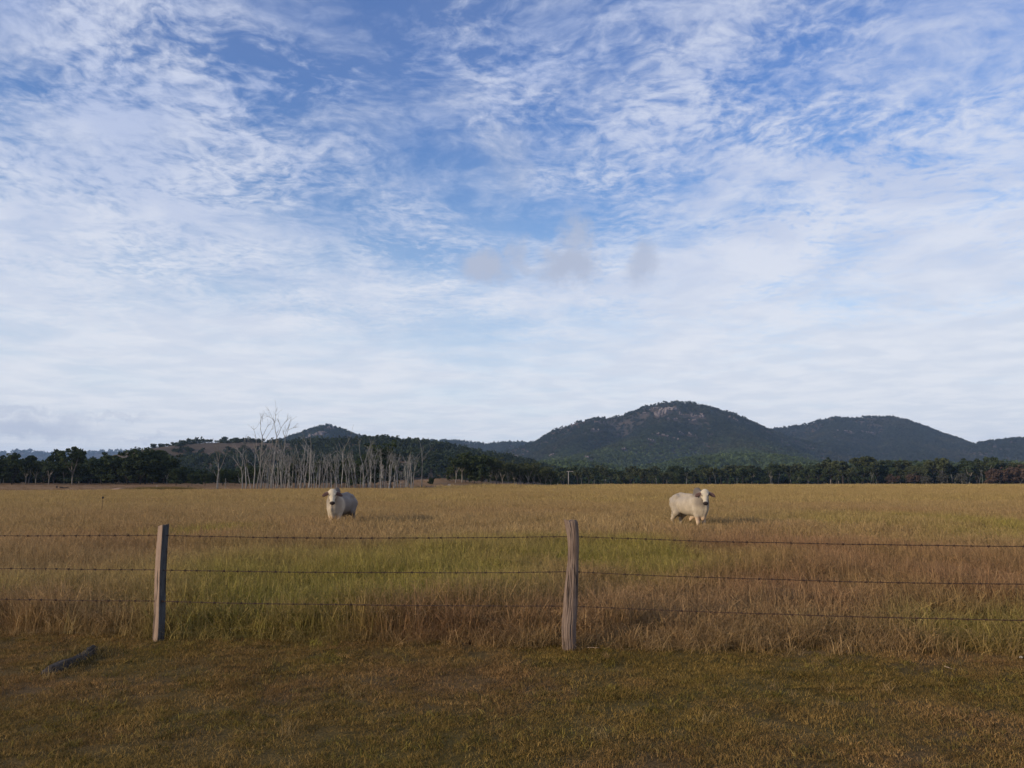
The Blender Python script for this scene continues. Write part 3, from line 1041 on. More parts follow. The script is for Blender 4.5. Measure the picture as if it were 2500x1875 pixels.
def woodland(name, px0, px1, y0, y1, n, size, label, rng, hue):
    y = rng.uniform(y0, y1, n); px = rng.uniform(px0, px1, n)
    x = (px - 1250) / FPX * y * math.cos(PITCH)
    s = size * rng.uniform(0.6, 1.25, n)
    z = land(x, y)
    scatter(name, forest_src, np.stack([x, y, z], 1), np.stack([np.zeros(n), np.zeros(n), rng.uniform(0, 6.28, n)], 1), np.stack([s, s, s * rng.uniform(0.9, 1.5, n)], 1),
            rng.integers(0, 6, n), np.array(hue) * rng.uniform(0.6, 1.3, (n, 1)), label, 'woodland')


woodland('woodland', -260, 430, 300, 420, 420, 3.4, 'dark woodland thicket behind the left belt of trees', rf, (0.8, 0.8, 0.75))
woodland('woodland', 400, 930, 340, 470, 330, 3.6, 'dark woodland thicket below the brown hill behind the dead trees', rf, (0.85, 0.9, 0.8))
woodland('woodland', 1330, 1680, 520, 680, 320, 4.2, 'green woodland thicket behind the open trees by the pole', rf, (1.1, 1.25, 1.0))
woodland('woodland', 1640, 2760, 490, 640, 900, 4.6, 'dark woodland thicket within the long right belt', rf, (0.85, 0.95, 0.8))
# --- left belt
LTOP = ([-120, 0, 30, 60, 100, 150, 200, 220, 240, 270, 300, 330, 350, 375, 395, 420], [1112, 1112, 1108, 1115, 1124, 1128, 1114, 1122, 1110, 1106, 1116, 1104, 1097, 1100, 1112, 1135])
e = plant(TALL, 176, 255, top_h(176, 1088, 255), 'tallest pale twin-trunked gum tree in the left tree belt', 'trees of the left belt', rng=rt, var=3)
e = plant(TALL, 131, 290, top_h(131, 1095, 290), 'thin emergent gum tree with a flat-topped crown above the left belt', 'trees of the left belt', rng=rt, var=1, wide=0.7)
plant(BUSHY, 355, 262, top_h(352, 1096, 262), 'big rounded dark tree at the foot of the brown hill', 'trees of the left belt', rng=rt, var=0, wide=1.1)
for row, dep in enumerate((262, 285, 312)):
    px = -130 + row * 9
    while px < 425:
        dd = dep + rt.uniform(-9, 9)
        t = np.interp(px, *LTOP) + rt.uniform(-4, 14) + (row == 0) * rt.uniform(0, 12)
        plant(BUSHY if rt.random() < 0.62 else TALL, px, dd, max(4, top_h(px, t, dd)), f'{size_word(top_h(px, t, dd), 8.5, 11.5)} dark {ROWS[row]} tree of the left belt {where(px, LEFT_AT)}', 'trees of the left belt', rng=rt, wide=rt.uniform(0.95, 1.3))
        px += rt.uniform(24, 38)
# --- woods behind the dead stand, below the brown hill
for row, dep in enumerate((222, 262, 310)):
    px = 430 + row * 11
    while px < 905:
        dd = dep + rt.uniform(-10, 10)
        t = np.interp(px, [400, 450, 520, 600, 700, 800, 900], [1132, 1138, 1142, 1132, 1126, 1122, 1132]) + rt.uniform(0, 24)
        plant(BUSHY if rt.random() < 0.75 else TALL, px, dd, max(3.5, top_h(px, t, dd)), f'{size_word(top_h(px, t, dd), 5.5, 7.5)} dark green {ROWS[row]} woodland tree {where(px, WOODS_AT)}', 'woods behind the dead stand', rng=rt, wide=rt.uniform(0.9, 1.2))
        px += rt.uniform(28, 46)
plant(TALL, 936, 205, top_h(936, 1084, 205), 'dark leafy live gum rising among the dead trees', None, rng=rt, var=2)
plant(TALL, 915, 215, top_h(915, 1118, 215), 'smaller live gum beside the dark leafy one in the dead stand', None, rng=rt, var=4)
plant(BUSHY, 808, 215, top_h(808, 1132, 215), 'dark bush standing behind the head of the white bull on the left', None, 'bushy_tree', rng=rt, var=1, wide=1.2)
for px, t, lb in ((846, 1120, 'leafy dark tree between the dead trees above the left bull\'s rump'), (868, 1126, 'low leafy tree left of the fan-limbed dead tree'), (898, 1112, 'dark leafy crown behind the fan-limbed dead tree'), (955, 1122, 'leafy tree right of the dark leafy live gum'), (724, 1120, 'dark leafy tree between the tallest and the straight tall dead tree'), (778, 1126, 'dark leafy tree behind the thick branchless stub')):
    dd = 192 + rt.uniform(-4, 10)
    plant(BUSHY, px, dd, top_h(px, t, dd), lb, None, 'bushy_tree', rng=rt, wide=0.9)
# --- small trees on the red rise
plant(SHRUB, 1052, 215, top_h(1052, 1167, 215), 'small round shrub on the bare red rise', None, 'shrub', 'shrub', 0.9, rt, 0)
plant(SHRUB, 1002, 220, top_h(1002, 1170, 220), 'dark little shrub at the foot of the dead trees on the red rise', None, 'shrub', 'shrub', 0.9, rt, 1)
# --- centre clump
CLUMP = {1096: 'lowest bushy tree at the left foot of the dense middle clump', 1112: 'outermost left tall gum of the dense middle clump', 1128: 'tall gum left of the highest in the dense middle clump', 1146: 'highest gum of the dense middle clump', 1165: 'tall gum right of the highest in the dense middle clump',
         1180: 'outermost right tall gum of the dense middle clump', 1136: 'bushy tree under the highest gum of the middle clump', 1158: 'bushy tree low in the centre of the middle clump', 1176: 'bushy tree low at the right side of the middle clump', 1104: 'bushy tree low at the left side of the middle clump'}
for px, t, k in ((1096, 1165, 1), (1112, 1120, 0), (1128, 1107, 0), (1146, 1101, 0), (1165, 1112, 0), (1180, 1108, 0), (1136, 1128, 1), (1158, 1130, 1), (1176, 1135, 1), (1104, 1140, 1)):
    dd = 245 + rt.uniform(-10, 12)
    plant(BUSHY if k else TALL, px, dd, top_h(px, t, dd), CLUMP[px], 'trees of the middle clump', rng=rt, wide=1.05)
ORD = 'first second third fourth fifth sixth seventh eighth ninth tenth eleventh'.split()
GUMN = [1196, 1212, 1228, 1240, 1256, 1272, 1288, 1302, 1318, 1332, 1345]
for px, t in ((1196, 1124), (1212, 1121), (1228, 1125), (1240, 1128), (1256, 1131), (1272, 1129), (1288, 1131), (1302, 1127), (1318, 1130), (1332, 1138), (1345, 1146)):
    dd = 262 + rt.uniform(-10, 14)
    plant(VASE, px, dd, top_h(px, t, dd), f'olive many-stemmed gum, {ORD[GUMN.index(px)]} to the right from the dense middle clump', 'many-stemmed gums by the middle clump', rng=rt)
    dd += 22
    plant(BUSHY, px + 7, dd, top_h(px, t + 14, dd), f'dark tree behind the {ORD[GUMN.index(px)]} many-stemmed gum from the dense middle clump', 'trees behind the many-stemmed gums', rng=rt)
# --- woodland right of the pole
for row, dep in enumerate((420, 455, 500)):
    px = 1352 + 9 * row
    while px < 1660:
        dd = dep + rt.uniform(-12, 12)
        t = 1150 - row * 5 + rt.uniform(-4, 12)
        plant(BELT, px, dd, max(4, top_h(px, t, dd)), f'{size_word(top_h(px, t, dd), 7, 9)} grey-green {ROWS[row]} woodland tree {where(px, POLE_AT)}', 'woodland behind the pole', rng=rt, wide=rt.uniform(0.9, 1.25))
        px += rt.uniform(24, 40)
# --- right belt
RTOP = ([1640, 1700, 1800, 1900, 2000, 2080, 2130, 2170, 2200, 2300, 2400, 2500, 2640], [1143, 1140, 1137, 1135, 1131, 1126, 1117, 1124, 1130, 1125, 1122, 1128, 1126])
for row, dep in enumerate((438, 462, 492)):
    px = 1640 + 7 * row
    while px < 2640:
        dd = dep + rt.uniform(-11, 11)
        t = np.interp(px, *RTOP) + rt.choice([-5, -1, 2, 5, 9, 14]) + rt.uniform(-2, 4) + (row == 0) * rt.uniform(0, 16)
        plant(BELT, px, dd, max(4, top_h(px, t, dd)), f'{size_word(top_h(px, t, dd), 10, 12.5)} green {ROWS[row]} tree of the right belt {where(px, RIGHT_AT)}', 'trees of the right belt', rng=rt, wide=rt.uniform(0.95, 1.3))
        px += rt.choice([14, 20, 26, 34, 46])
EDGE = {2180: 'rusty shrub tree standing leftmost along the right belt', 2232: 'rusty shrub tree below a bare pale trunk in the right belt', 2262: 'leftmost grey thin-leaved shrub tree of the right belt', 2300: 'grey shrub tree at the foot of the tallest white forked trunk', 2350: 'rightmost grey shrub tree of the right belt',
        2425: 'low rusty shrub at the left end of the rusty thicket', 2440: 'second rusty shrub from the thicket\'s left end', 2466: 'tall rusty shrub in the middle of the rusty thicket', 2490: 'tall rusty shrub cut by the photo\'s right edge', 2520: 'rusty shrub just beyond the right edge of the photo'}
for px, h in ((2180, 5), (2232, 5.5), (2262, 5), (2300, 6), (2350, 6), (2440, 8), (2466, 9), (2490, 9), (2520, 9), (2425, 6)):
    plant(RUST if px > 2420 or px in (2180, 2232) else GREYB, px, 424 + rt.uniform(-6, 6), h, EDGE[px],
          'shrub trees edging the right belt', 'shrub_tree', rng=rt, wide=1.2)
plant(SHRUB, 1515, 380, 1.9, 'small dark round shrub left of the pale gum trunks across the field', None, 'shrub', 'shrub', 1.1, rt, 2)
plant(SHRUB, 1648, 385, 2.2, 'small dark shrub at the foot of a tall pale trunk beyond the white bull', None, 'shrub', 'shrub', 0.9, rt, 0)
# --- crest trees on the brown hill
rc = random.Random(8)
crest = [376, 385, 394, 402, 408, 413, 421, 428, 436, 443, 455, 461, 471, 480, 487, 497, 504, 515, 528, 534, 541, 547, 551, 560, 566, 571, 577, 583, 592, 598, 603, 611, 616, 622, 633, 640, 668, 676, 684, 905, 918, 934, 941]
for px in crest:
    p = None
    yy = np.arange(860, 1040, 4.0)
    xx = (px - 1250) / FPX * yy / math.cos(PITCH) * math.cos(PITCH)
    zz = H_brown.z(xx, yy)
    el = (zz - EYE) / yy
    k = int(np.argmax(el))
    hgt = rc.choice([2.5, 3.2, 4, 5, 6.5]) if px not in (376, 547, 551, 577, 676, 934) else 8
    kind = BUSHY if rc.random() < 0.7 else TALL
    tm, cm = kind[rc.randrange(5)]
    e = empty('hilltop_tree', (xx[k], yy[k], zz[k] - 0.2 * hgt), f'{"large" if hgt > 6 else "tiny" if hgt < 3.5 else "small"} dark skyline tree of the brown hill {where(px, CREST_AT)}', 'tree', 'trees along the crest of the brown hill', rc.uniform(0, 6.28))
    s = hgt / 11.0
    e.scale = (s * 1.15, s * 1.15, s)
    obj('trunk', tm, e); obj('crown', cm, e)

# ------------------------------------------------------------------ dead trees
DEAD_GROUP = 'ringbarked dead trees in the pale stand'


def dead_from_lines(depth, base_px, lines, label, rng, r0=0.17):
    """A particular dead tree: its trunk and main limbs follow the shape seen in the photo; limbs also lean out of the picture plane."""
    bx = at(base_px, 1180, depth).x
    bz = land1(bx, depth)
    e = empty('dead_tree', (bx, depth, bz), label, 'dead tree', DEAD_GROUP)
    tb = MB(); bb = MB()
    for i, (pts, ra, rb) in enumerate(lines):
        dy = 0.0 if i == 0 else rng.uniform(-1, 1)
        P = []
        for k, (px, py) in enumerate(pts):
            q = at(px, py, depth)
            t = k / (len(pts) - 1)
            P.append(np.array([q.x - bx, dy * 2.2 * t * t + rng.normal() * 0.05, q.z - bz]))
        if i == 0:
            P[0][2] = -0.3
        # subdivide with a little wander
        Q = [P[0]]
        for a, b in zip(P[:-1], P[1:]):
            Q.append((a + b) / 2 + rng.normal(size=3) * np.linalg.norm(b - a) * 0.025)
            Q.append(b)
        rad = np.linspace(ra * 0.82, rb * 0.85, len(Q))
        (tb if i == 0 else bb).tube(Q, list(rad), 6)
        # twigs
        if i > 0 or True:
            for j in range(5 if i else 2):
                k = rng.integers(len(Q) // 2, len(Q))
                d = Q[min(k, len(Q) - 1)] - Q[k - 1]
                d = d / (np.linalg.norm(d) + 1e-6) + rng.normal(size=3) * 0.45 + np.array([0, 0, 0.25])
                limb(bb, Q[k], d, rng.uniform(0.7, 2.0), max(0.022, rad[k] * 0.5), 0.014, rng, 0.3, 3, 4, 0.04)
    obj('trunk', tb.mesh('trunk', M['dead_bark'], True), e)
    obj('branches', bb.mesh('branches', M['dead_bark'], True), e)
    return e


def dead_random(px, depth, H, lean, style, label, seed):
    rng = np.random.default_rng(seed)
    x = at(px, 1180, depth).x
    z = land1(x, depth)
    e = empty('dead_tree', (x, depth, z), label, 'dead tree', DEAD_GROUP)
    tb = MB(); bb = MB()
    r0 = (0.05 + H * 0.0062) * rng.uniform(0.7, 1.25)
    d0 = np.array([lean, rng.normal() * 0.05, 1.0])
    if style == 'stub':
        limb(tb, (0, 0, -0.3), d0, H, r0 * 1.1, r0 * 0.6, rng, 0.06, 5, 6)
        limb(bb, (d0[0] * H * 0.6, 0, H * 0.6), (rng.choice([-1, 1]) * 0.8, rng.normal() * 0.4, 0.8), H * 0.16, r0 * 0.4, 0.02, rng, 0.2, 3, 4)
    else:
        f = rng.uniform(0.36, 0.6)
        pts, d = limb(tb, (0, 0, -0.3), d0, H * f + 0.3, r0, r0 * 0.72, rng, 0.09, 5, 6)
        nf = rng.integers(2, 4)
        a0 = rng.uniform(0, 6.28)
        for k in range(nf):
            a = a0 + 2 * math.pi * k / nf
            sp = rng.uniform(0.12, 0.36)
            dd = d * 0.9 + np.array([math.cos(a) * sp, math.sin(a) * sp, 0.25])
            lp, ld = limb(bb, pts[-1], dd, H * (1 - f) * rng.uniform(0.75, 1.05), r0 * 0.55, 0.022, rng, 0.16, 6, 5, 0.02)
            for j in range(6):
                i = rng.integers(2, 6)
                td = ld + rng.normal(size=3) * 0.55 + np.array([0, 0, 0.15])
                l2, d2 = limb(bb, lp[i], td, H * rng.uniform(0.07, 0.2), r0 * 0.2, 0.014, rng, 0.22, 4, 4, 0.03)
                if rng.random() < 0.6:
                    limb(bb, l2[2], d2 + rng.normal(size=3) * 0.6, H * 0.06, 0.03, 0.012, rng, 0.2, 3, 3, 0.03)
        for j in range(rng.integers(1, 4)):
            i = rng.integers(2, 5)
            limb(bb, pts[i], (rng.choice([-1, 1]) * rng.uniform(0.4, 1), rng.normal() * 0.6, rng.uniform(0.5, 1.2)), H * rng.uniform(0.08, 0.24), r0 * 0.3, 0.016, rng, 0.2, 4, 4, 0.04)
    obj('trunk', tb.mesh('trunk', M['dead_bark'], True), e)
    obj('branches', bb.mesh('branches', M['dead_bark'], True), e)
    return e


rd = np.random.default_rng(77)
dead_from_lines(150, 529, [([(529, 1196), (531, 1170), (533, 1152), (533, 1130)], .17, .10), ([(533, 1130), (531, 1108), (529, 1092)], .09, .03), ([(533, 1128), (538, 1112), (546, 1094)], .08, .03),
                           ([(533, 1152), (544, 1132), (553, 1114), (560, 1103)], .10, .03), ([(532, 1142), (526, 1132), (523, 1126)], .06, .03), ([(529, 1165), (526, 1156), (518, 1152)], .05, .02)],
                'lone leaning forked dead tree at the left end of the pale stand', rd)
dead_from_lines(150, 591, [([(591, 1197), (591, 1172), (590, 1150), (586, 1140)], .17, .11), ([(588, 1144), (576, 1128), (566, 1118), (562, 1110)], .09, .03), ([(589, 1148), (592, 1120), (590, 1100), (588, 1080)], .10, .03),
                           ([(586, 1135), (578, 1118), (572, 1108)], .06, .025), ([(590, 1122), (586, 1106), (575, 1096), (562, 1093)], .07, .025), ([(592, 1110), (597, 1098), (601, 1090)], .05, .02), ([(588, 1180), (582, 1174), (578, 1172)], .05, .03)],
                'many-limbed dead tree spreading to the left near the stand\'s left end', rd, )
dead_from_lines(149, 599, [([(599, 1197), (600, 1165), (601, 1140)], .16, .11), ([(601, 1140), (603, 1125), (604, 1114)], .09, .05), ([(600, 1146), (595, 1122), (586, 1106), (577, 1098)], .09, .03)],
                'pale straight dead tree with a snapped top next to the many-limbed one', rd)
dead_from_lines(150, 612, [([(613, 1195), (609, 1175), (606, 1158), (604, 1144)], .11, .05)], 'short curved dead stem leaning left beside the snapped trunk', rd)
dead_from_lines(152, 619, [([(619, 1196), (621, 1165), (622, 1135), (623, 1110)], .16, .11), ([(623, 1110), (627, 1090), (627, 1070), (624, 1050)], .09, .03), ([(622, 1112), (617, 1098), (606, 1088), (592, 1080)], .08, .03),
                           ([(622, 1145), (612, 1130), (605, 1128)], .05, .02), ([(625, 1092), (621, 1084), (614, 1076)], .05, .02)],
                'tall dead tree with a long limb arching left towards the brown hill', rd)
dead_from_lines(155, 628, [([(627, 1196), (633, 1160), (637, 1130), (640, 1095), (641, 1066)], .19, .10), ([(641, 1066), (636, 1048), (637, 1030), (640, 1009)], .08, .025), ([(641, 1064), (648, 1050), (652, 1040), (657, 1034)], .07, .02),
                           ([(640, 1030), (644, 1020)], .04, .02), ([(646, 1078), (652, 1066), (662, 1050), (668, 1037)], .07, .02), ([(638, 1112), (650, 1098), (662, 1082)], .07, .03), ([(640, 1100), (646, 1078)], .07, .05)],
                'tall dead tree with a double candelabra top left of the tallest', rd)
dead_from_lines(156, 664, [([(663, 1196), (664, 1160), (670, 1125), (673, 1095), (676, 1066)], .20, .11), ([(676, 1066), (672, 1048), (671, 1030), (667, 1020), (661, 1003)], .09, .025), ([(671, 1032), (673, 1015), (675, 996)], .07, .02),
                           ([(669, 1026), (660, 1019), (653, 1017)], .05, .02), ([(676, 1066), (684, 1050), (694, 1034), (702, 1025), (710, 1018)], .08, .02), ([(686, 1046), (686, 1032)], .04, .02), ([(675, 1060), (670, 1054)], .04, .02)],
                'tallest dead tree of the stand, forking against the sky', rd)
dead_from_lines(158, 690, [([(690, 1196), (689, 1160), (692, 1125), (695, 1090), (696, 1070)], .18, .09), ([(696, 1070), (691, 1058), (687, 1050)], .06, .02), ([(696, 1070), (702, 1056), (708, 1040), (715, 1028)], .07, .02), ([(704, 1050), (716, 1045), (728, 1044)], .05, .018),
                           ([(695, 1068), (697, 1052), (699, 1042)], .05, .02)], 'dead tree with feathery branching reaching right, beside the tallest', rd)
dead_from_lines(152, 756, [([(756, 1195), (757, 1160), (758, 1125), (759, 1098)], .17, .10), ([(759, 1098), (759, 1082), (756, 1068)], .08, .03), ([(758, 1098), (752, 1088), (745, 1078), (742, 1070)], .07, .025), ([(757, 1124), (750, 1112)], .05, .02)],
                'straight tall dead tree left of the white bull\'s head', rd)
dead_from_lines(150, 778, [([(778, 1193), (780, 1160), (782, 1133)], .17, .12)], 'thick branchless dead stub near the left bull', rd)
dead_from_lines(156, 834, [([(834, 1193), (836, 1160), (838, 1130), (836, 1105)], .16, .09), ([(836, 1105), (846, 1085), (856, 1068), (862, 1052)], .08, .02), ([(836, 1112), (824, 1100), (812, 1108)], .06, .02), ([(838, 1130), (850, 1115), (856, 1098)], .07, .02)],
                'forked dead tree leaning right behind the left bull', rd)
dead_from_lines(158, 888, [([(888, 1192), (887, 1160), (886, 1135), (880, 1115)], .15, .09), ([(880, 1115), (877, 1095), (876, 1078)], .07, .02), ([(887, 1140), (896, 1112), (902, 1090), (907, 1076)], .09, .025), ([(896, 1112), (908, 1086), (917, 1080)], .06, .02), ([(888, 1150), (893, 1125), (897, 1100)], .07, .025)],
                'dead tree with a wide fan of limbs just right of the left bull', rd)
dead_from_lines(162, 972, [([(971, 1191), (970, 1165), (966, 1138)], .14, .09), ([(966, 1138), (962, 1120), (957, 1106)], .07, .025), ([(966, 1138), (960, 1128), (948, 1112)], .06, .02)], 'dead tree whose limb slants left at the right part of the stand', rd)
dead_from_lines(162, 998, [([(998, 1190), (997, 1168), (999, 1150)], .14, .08), ([(999, 1150), (1004, 1132), (1012, 1118), (1022, 1108)], .07, .02), ([(999, 1156), (1010, 1154), (1022, 1151)], .05, .02), ([(999, 1150), (996, 1130), (1000, 1115)], .06, .02)],
                'dead tree with one limb bending right near the red rise', rd)
dead_from_lines(172, 1029, [([(1029, 1189), (1030, 1160), (1031, 1132), (1030, 1108)], .17, .09), ([(1030, 1108), (1028, 1095), (1024, 1082)], .07, .025), ([(1031, 1108), (1033, 1100)], .04, .02), ([(1031, 1126), (1038, 1112), (1045, 1104), (1050, 1093)], .08, .02), ([(1036, 1122), (1040, 1112)], .05, .03), ([(1029, 1130), (1020, 1124)], .05, .02)],
                'lone forked dead tree standing apart at the right end of the stand', rd)
# broken stubs
for i, (px, h) in enumerate(((534, 3.6), (653, 4.6), (767, 2.8), (772, 3.4), (550, 2.6), (951, 5.4))):
    dead_random(px, 151 + rd.uniform(0, 8), h, rd.normal() * 0.05, 'stub', ['short pale stub beside the lone leaning dead tree', 'broken pale stub between the tallest dead tree and its left neighbour',
                'lower of two short stubs left of the thick branchless one', 'taller of two short stubs left of the thick branchless one', 'dark short stub right of the lone leaning dead tree', 'broken stub in the thin right part of the dead stand'][i], 900 + i)
# the crowded middle
pxs = list(np.linspace(632, 828, 58)) + list(np.linspace(840, 1012, 32))
for i, px in enumerate(pxs):
    px += rd.uniform(-4, 4)
    dep = rd.uniform(152, 178)
    t = np.interp(px, [630, 700, 760, 800, 850, 900, 950, 1010], [1082, 1084, 1100, 1118, 1092, 1090, 1098, 1120]) + rd.uniform(-16, 46)
    dead_random(px, dep, max(4, top_h(px, t, dep)), rd.normal() * 0.035, 'tree', f'{"front" if dep < 165 else "rear"} {"tall" if t < 1090 else "short" if t > 1112 else "middling"} thin bare dead tree {where(px, DEAD_AT)}', 1000 + i)
# pale dead or white-barked stems in front of the live belts
for i, (px, dep, t) in enumerate(((1421, 395, 1163), (1451, 400, 1170), (1479, 405, 1168), (1489, 402, 1174), (1604, 395, 1166), (1676, 392, 1152), (1748, 425, 1153), (1880, 424, 1146), (1800, 428, 1166), (1932, 430, 1170), (1975, 430, 1172), (2012, 430, 1160), (2125, 428, 1148), (2140, 428, 1170), (2229, 427, 1152), (2301, 426, 1133), (2292, 426, 1160), (2329, 426, 1156), (2398, 425, 1146), (2392, 427, 1160), (2043, 430, 1164), (1695, 395, 1176))):
    dead_random(px, dep, top_h(px, t, dep), (-0.22 if px == 1421 else rd.normal() * 0.06), 'tree', PALE_AT[px], 1200 + i)['group'] = 'pale trunks along the far edge of the field'

# ------------------------------------------------------------------ far small things
pp = at(1388, 1186, 330)
z0 = land1(pp.x, 330)
ph = at(1388, 1150, 330).z - z0
e = empty('utility_pole', (pp.x, 330, z0), 'grey timber utility pole with a short crossarm at the field\'s far edge', 'pole')
mb = MB(); mb.tube([(0, 0, -0.5), (0, 0, ph * 0.5), (0, 0, ph)], [0.17, 0.15, 0.12], 10); obj('shaft', mb.mesh('shaft', M['pole'], True), e)
mb = MB()
cx = np.array([[-0.75, -0.06, ph - 0.25], [2.0, -0.06, ph - 0.25], [2.0, 0.06, ph - 0.25], [-0.75, 0.06, ph - 0.25], [-0.75, -0.06, ph - 0.1], [2.0, -0.06, ph - 0.1], [2.0, 0.06, ph - 0.1], [-0.75, 0.06, ph - 0.1]]) - np.array([0, 0.18, 0])
mb.add(cx, [(0, 3, 2, 1), (4, 5, 6, 7), (0, 1, 5, 4), (1, 2, 6, 5), (2, 3, 7, 6), (3, 0, 4, 7)]); obj('crossarm', mb.mesh('crossarm', M['pole']), e)
for ix in (-0.6, 0.5, 1.85):
    mb = MB(); mb.tube([(ix, -0.18, ph - 0.1), (ix, -0.18, ph), (ix, -0.18, ph + 0.1)], [0.03, 0.06, 0.03], 8); obj('insulator', mb.mesh('insulator', M['pole'], True), e)


def lumpy(name, px, depth, rx, ry, rz, mat, label, cat, seed, sub=3, rough=0.25):
    rng = np.random.default_rng(seed)
    x = at(px, 1180, depth).x; z = land1(x, depth)
    bm = bmesh.new()
    bmesh.ops.create_icosphere(bm, subdivisions=sub, radius=1.0)
    off = rng.uniform(0, 50, 3)
    for v in bm.verts:
        n = float(vnoise(np.array([v.co.x * 1.7 + off[0] + v.co.z]), np.array([v.co.y * 1.7 + off[1]]), seed)[0]) - 0.5
        n2 = float(vnoise(np.array([v.co.x * 4 + off[0]]), np.array([v.co.y * 4 + v.co.z * 3]), seed + 1)[0]) - 0.5
        k = 1 + rough * (1.6 * n + 0.7 * n2)
        v.co = Vector((v.co.x * rx * k, v.co.y * ry * k, v.co.z * rz * k + rz * 0.15))
    me = bpy.data.meshes.new(name); bm.to_mesh(me); bm.free()
    me.materials.append(M[mat])
    me.polygons.foreach_set('use_smooth', [True] * len(me.polygons))
    return tag(obj(name, me, None, (x, depth, z)), label, cat)


lumpy('dirt_mound', 291, 140, 1.5, 1.3, 0.50, 'dirt', 'larger pale dirt mound at the field\'s far left edge', 'mound', 1)
lumpy('dirt_mound', 246, 140, 0.9, 0.9, 0.36, 'dirt', 'smaller pale dirt mound left of the larger one', 'mound', 2)
lumpy('boulder', 1096, 205, 0.42, 0.40, 0.48, 'stone', 'white round boulder below the dense middle clump of trees', 'rock', 3)
lumpy('stump', 139, 200, 0.22, 0.22, 0.6, 'log', 'dark upright stump in front of the left belt of trees', 'stump', 4, 2)


def fallen(name, px, depth, length, r, ang, mat, label, seed, bend=0.1, branches=3):
    rng = np.random.default_rng(seed)
    x = at(px, 1180, depth).x; z = land1(x, depth)
    mb = MB()
    d = np.array([math.cos(ang), math.sin(ang), 0.03])
    pts, dd = limb(mb, (-d[0] * length / 2, -d[1] * length / 2, r * 0.8), d, length, r, r * 0.55, rng, bend, 7, 8)
    for k in range(branches):
        i = rng.integers(2, 7)
        limb(mb, pts[i], (rng.normal() * 0.6, rng.normal() * 0.4, rng.uniform(0.3, 0.9)), length * rng.uniform(0.12, 0.3), r * 0.45, r * 0.1, rng, 0.25, 4, 5)
    return tag(obj(name, mb.mesh(name, M[mat], True), None, (x, depth, z)), label, 'log')


fallen('fallen_tree', 462, 172, 5.4, 0.28, R(4), 'log', 'grey fallen tree lying in front of the woods left of the dead stand', 21, 0.12, 6)
fallen('fallen_log', 158, 195, 2.2, 0.22, R(8), 'dark_bark', 'dark fallen log on the bare ground before the left belt', 22)
fallen('fallen_log', 316, 143, 2.6, 0.16, R(-6), 'dark_bark', 'dark low log between the dirt mound and the reeds', 23, 0.05, 1)
fallen('fallen_log', 520, 158, 3.6, 0.14, R(3), 'log', 'thin grey log lying at the foot of the lone leaning dead tree', 24, 0.08, 2)
# brush pile at the lone dead tree
rng = np.random.default_rng(31)
bp = at(1030, 1186, 168)
mb = MB()
for k in range(60):
    a = rng.uniform(0, 6.28); rr_ = abs(rng.normal()) * 0.8
    limb(mb, (math.cos(a) * rr_, math.sin(a) * rr_, 0), (rng.normal(), rng.normal(), rng.uniform(0.1, 0.7)), rng.uniform(0.8, 1.7), 0.045, 0.015, rng, 0.3, 3, 4)
tag(obj('brush_pile', mb.mesh('brush_pile', M['log']), None, (bp.x, 168, land1(bp.x, 168))), 'low brown brush pile round the foot of the lone right dead tree', 'brush pile')
# two marker posts beyond the reeds
for px, hh, mt, lb in ((383.5, 1.0, 'pole', 'thin pale marker post beyond the reeds'), (393.5, 0.75, 'dark_bark', 'short dark post right of the pale marker post')):
    x = at(px, 1180, 150).x
    mb = MB(); mb.tube([(0, 0, -0.2), (0.01, 0, hh * 0.6), (0.0, 0, hh)], [0.07, 0.065, 0.055], 7)
    tag(obj('marker_post', mb.mesh('marker_post', M[mt], True), None, (x, 150, land1(x, 150))), lb, 'post')


